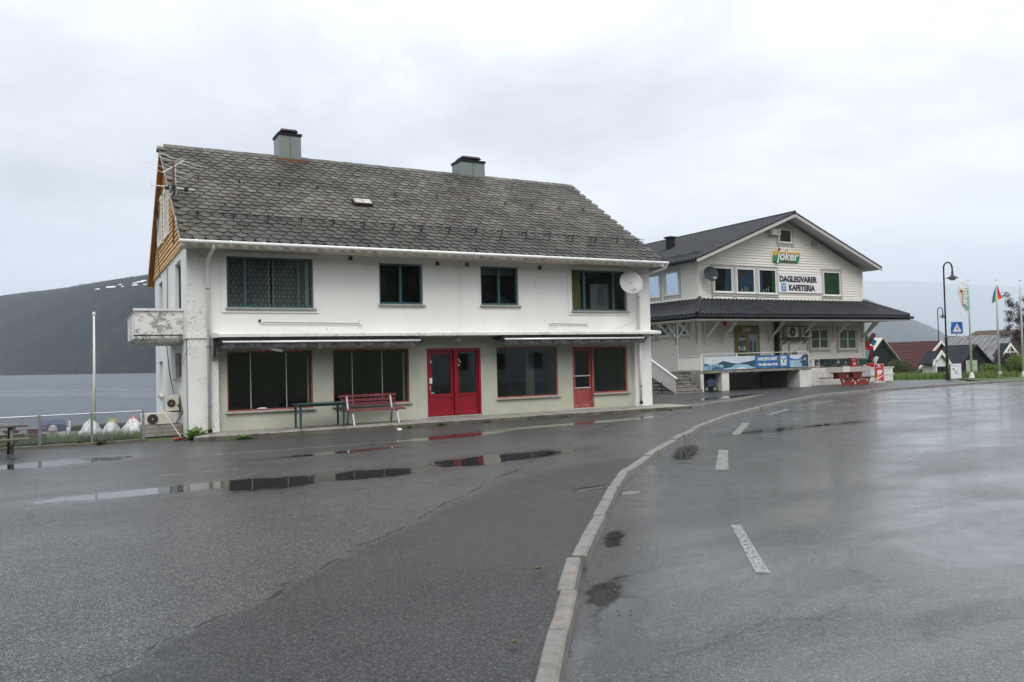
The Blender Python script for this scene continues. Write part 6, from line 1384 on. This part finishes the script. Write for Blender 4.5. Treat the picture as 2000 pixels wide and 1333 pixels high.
# shrubs, trees, tall grass
def shrub(name, label, c, r, n, size, mt_, seed, cat='shrub', stems=True):
    h = thing(name, label, cat, (c[0], c[1], c[2]-r[2])); rr_ = random.Random(seed); mb = MB()
    for k in range(9):
        a = rr_.uniform(0, 2*PI); cc = (c[0]+math.cos(a)*r[0]*.5*rr_.random()**.5, c[1]+math.sin(a)*r[1]*.5*rr_.random()**.5, c[2]+rr_.uniform(-.35,.5)*r[2]); s_ = rr_.uniform(.4, .62)
        leaves(mb, n//9, cc, (r[0]*s_, r[1]*s_, r[2]*s_), size, rr_)
    mb.build('crown', mt_, h, recalc=False)
    if stems:
        q = MB()
        for k in range(5): a = k*1.26; q.tube([(c[0]+math.cos(a)*.06, c[1]+math.sin(a)*.06, c[2]-r[2]-.1), (c[0]+math.cos(a)*r[0]*.35, c[1]+math.sin(a)*r[1]*.35, c[2])], [.03,.012], 5)
        q.build('stem', 'bark', h)
    return h
shrub('green_shrub', 'low green shrub between the first and second flagpole', (45.7, 26.6, .30), (.85,.7,.55), 3600, .085, 'bush_leaf', 1)
shrub('green_shrub', 'big light green shrub under the bare flagpole at the right edge', (47.3, 26.0, .62), (1.15,1.0,.75), 6000, .085, 'bush_leaf', 2)
shrub('green_shrub', 'green shrub half cut by the right picture edge behind the big one', (48.6, 25.2, .55), (1.1,1.0,.75), 4500, .085, 'bush_leaf', 3)
shrub('purple_shrub', 'purple-leaved shrub behind the second flagpole', (53.2, 29.9, .65), (1.5,1.1,.95), 4500, .10, 'purple_leaf', 4)
shrub('olive_bush', 'yellow-green bush beside the black boathouse wall', (47.1, 33.4, .25), (1.35,1.2,.95), 6000, .085, 'olive_leaf', 5)
shrub('dark_bush', 'dark bush low in front of the red tiled roof', (51.0, 35.2, -.2), (1.6,1.2,.8), 4500, .1, 'dark_leaf', 6)
tr_ = thing('purple_tree', 'sparse purple-leaved tree cut by the right picture edge', 'tree', (62.6, 33.6, -1.2)); rr_ = random.Random(5); q = MB(); lf = MB()
q.tube([(62.6,33.6,-1.2),(62.7,33.5,1.6),(62.6,33.6,3.2)], [.14,.1,.06], 8)
for k in range(60):
    a = rr_.uniform(0, 2*PI); z0 = rr_.uniform(1.4, 3.8); L = rr_.uniform(.8, 1.9); e = (62.6+math.cos(a)*L, 33.6+math.sin(a)*L, z0+rr_.uniform(.2, 2.2)); m_ = ((62.6+e[0])/2, (33.6+e[1])/2, (z0+e[2])/2-.1)
    q.tube([(62.6,33.6,z0), m_, e], [.035,.02,.008], 5); leaves(lf, 110, e, (.36,.36,.30), .11, rr_, shell=.2); leaves(lf, 24, m_, (.3,.3,.25), .09, rr_, shell=.2)
q.build('limbs', 'bark', tr_); lf.build('crown', 'purple_leaf', tr_, recalc=False)
mb = MB(); rng = random.Random(12)
def spot(r):
    while True:
        x, y = r.uniform(39.5, 56), r.uniform(24.8, 42)
        if (x-40.4)*.62+(y-29.4)*.78 > .1 or (x > 42.8 and y > 24.6): return x, y
blades(mb, 26000, spot, .42, .03, rng, lambda x, y: terr(x, y)); o = mb.build('tall_grass', 'grass_blade', recalc=False); o['kind'] = 'stuff'; tag(o, 'uncut tall grass between the paved bend and the boathouses', 'grass')
mb = MB().add([(38.9,22.55,.02),(40.1,22.5,.06),(47,22.2,.06),(50,24,.05),(47.0,27.6,.06),(42.9,27.0,.05),(40.5,24.6,.05)], [(0,1,2,3,4,5,6)]); mb.build('flower_bed', 'turf', recalc=False)['kind'] = 'structure'

# ================================================================== across the street, behind the camera (it mirrors in the panes)
hs = thing('white_street_house', 'plain white wooden house across the street', 'house', (27, -13, 0))
MB().prism([(22.5,-16.5,-.1),(32.5,-16.5,-.1),(32.5,-16.5,3.9),(27.5,-16.5,6.4),(22.5,-16.5,3.9)], (0,6,0)).build('wall', 'grey_house', hs); MB().prism([(22,-16.8,3.75),(27.5,-16.8,6.5),(33,-16.8,3.75),(33,-16.8,3.9),(27.5,-16.8,6.68),(22,-16.8,3.9)], (0,6.6,0)).build('roof', 'felt_roof', hs)
for x in (23.6, 26.6, 29.8): MB().box(x, x+1.1, -10.52, -10.47, 1.0, 2.2).build('window', 'room_dark', hs)
mb = MB(); rng = random.Random(31)
for k in range(240):
    x = rng.uniform(-70, 150); y = -26-rng.random()*60; z = terr(x, y); h_ = rng.uniform(5, 9)
    if abs(x-27.5) < 7 and y > -20: continue
    leaves(mb, 95, (x, y, z+h_*.55), (h_*.34, h_*.34, h_*.5), 1.7, rng, shell=.5)
o = mb.build('wooded_slope', 'dark_leaf', recalc=False); o['kind'] = 'stuff'; tag(o, 'dense trees covering the slope across the street', 'forest')

# ================================================================== wet air between here and the mountains
mb = MB().box(-4500, 12800, -400, 12600, -3.6, 1000); hz = mb.build('haze', 'dull_black'); hz['kind'] = 'stuff'; hz.data.materials.clear()
m = bpy.data.materials.new('wet_air'); m.use_nodes = True; t = m.node_tree; t.nodes.clear(); pv = N(t, 'ShaderNodeVolumePrincipled'); pv.inputs['Color'].default_value = (.82, .90, .98, 1); pv.inputs['Density'].default_value = .00023; pv.inputs['Anisotropy'].default_value = 0.0
o_ = N(t, 'ShaderNodeOutputMaterial'); t.links.new(pv.outputs[0], o_.inputs['Volume']); hz.data.materials.append(m)
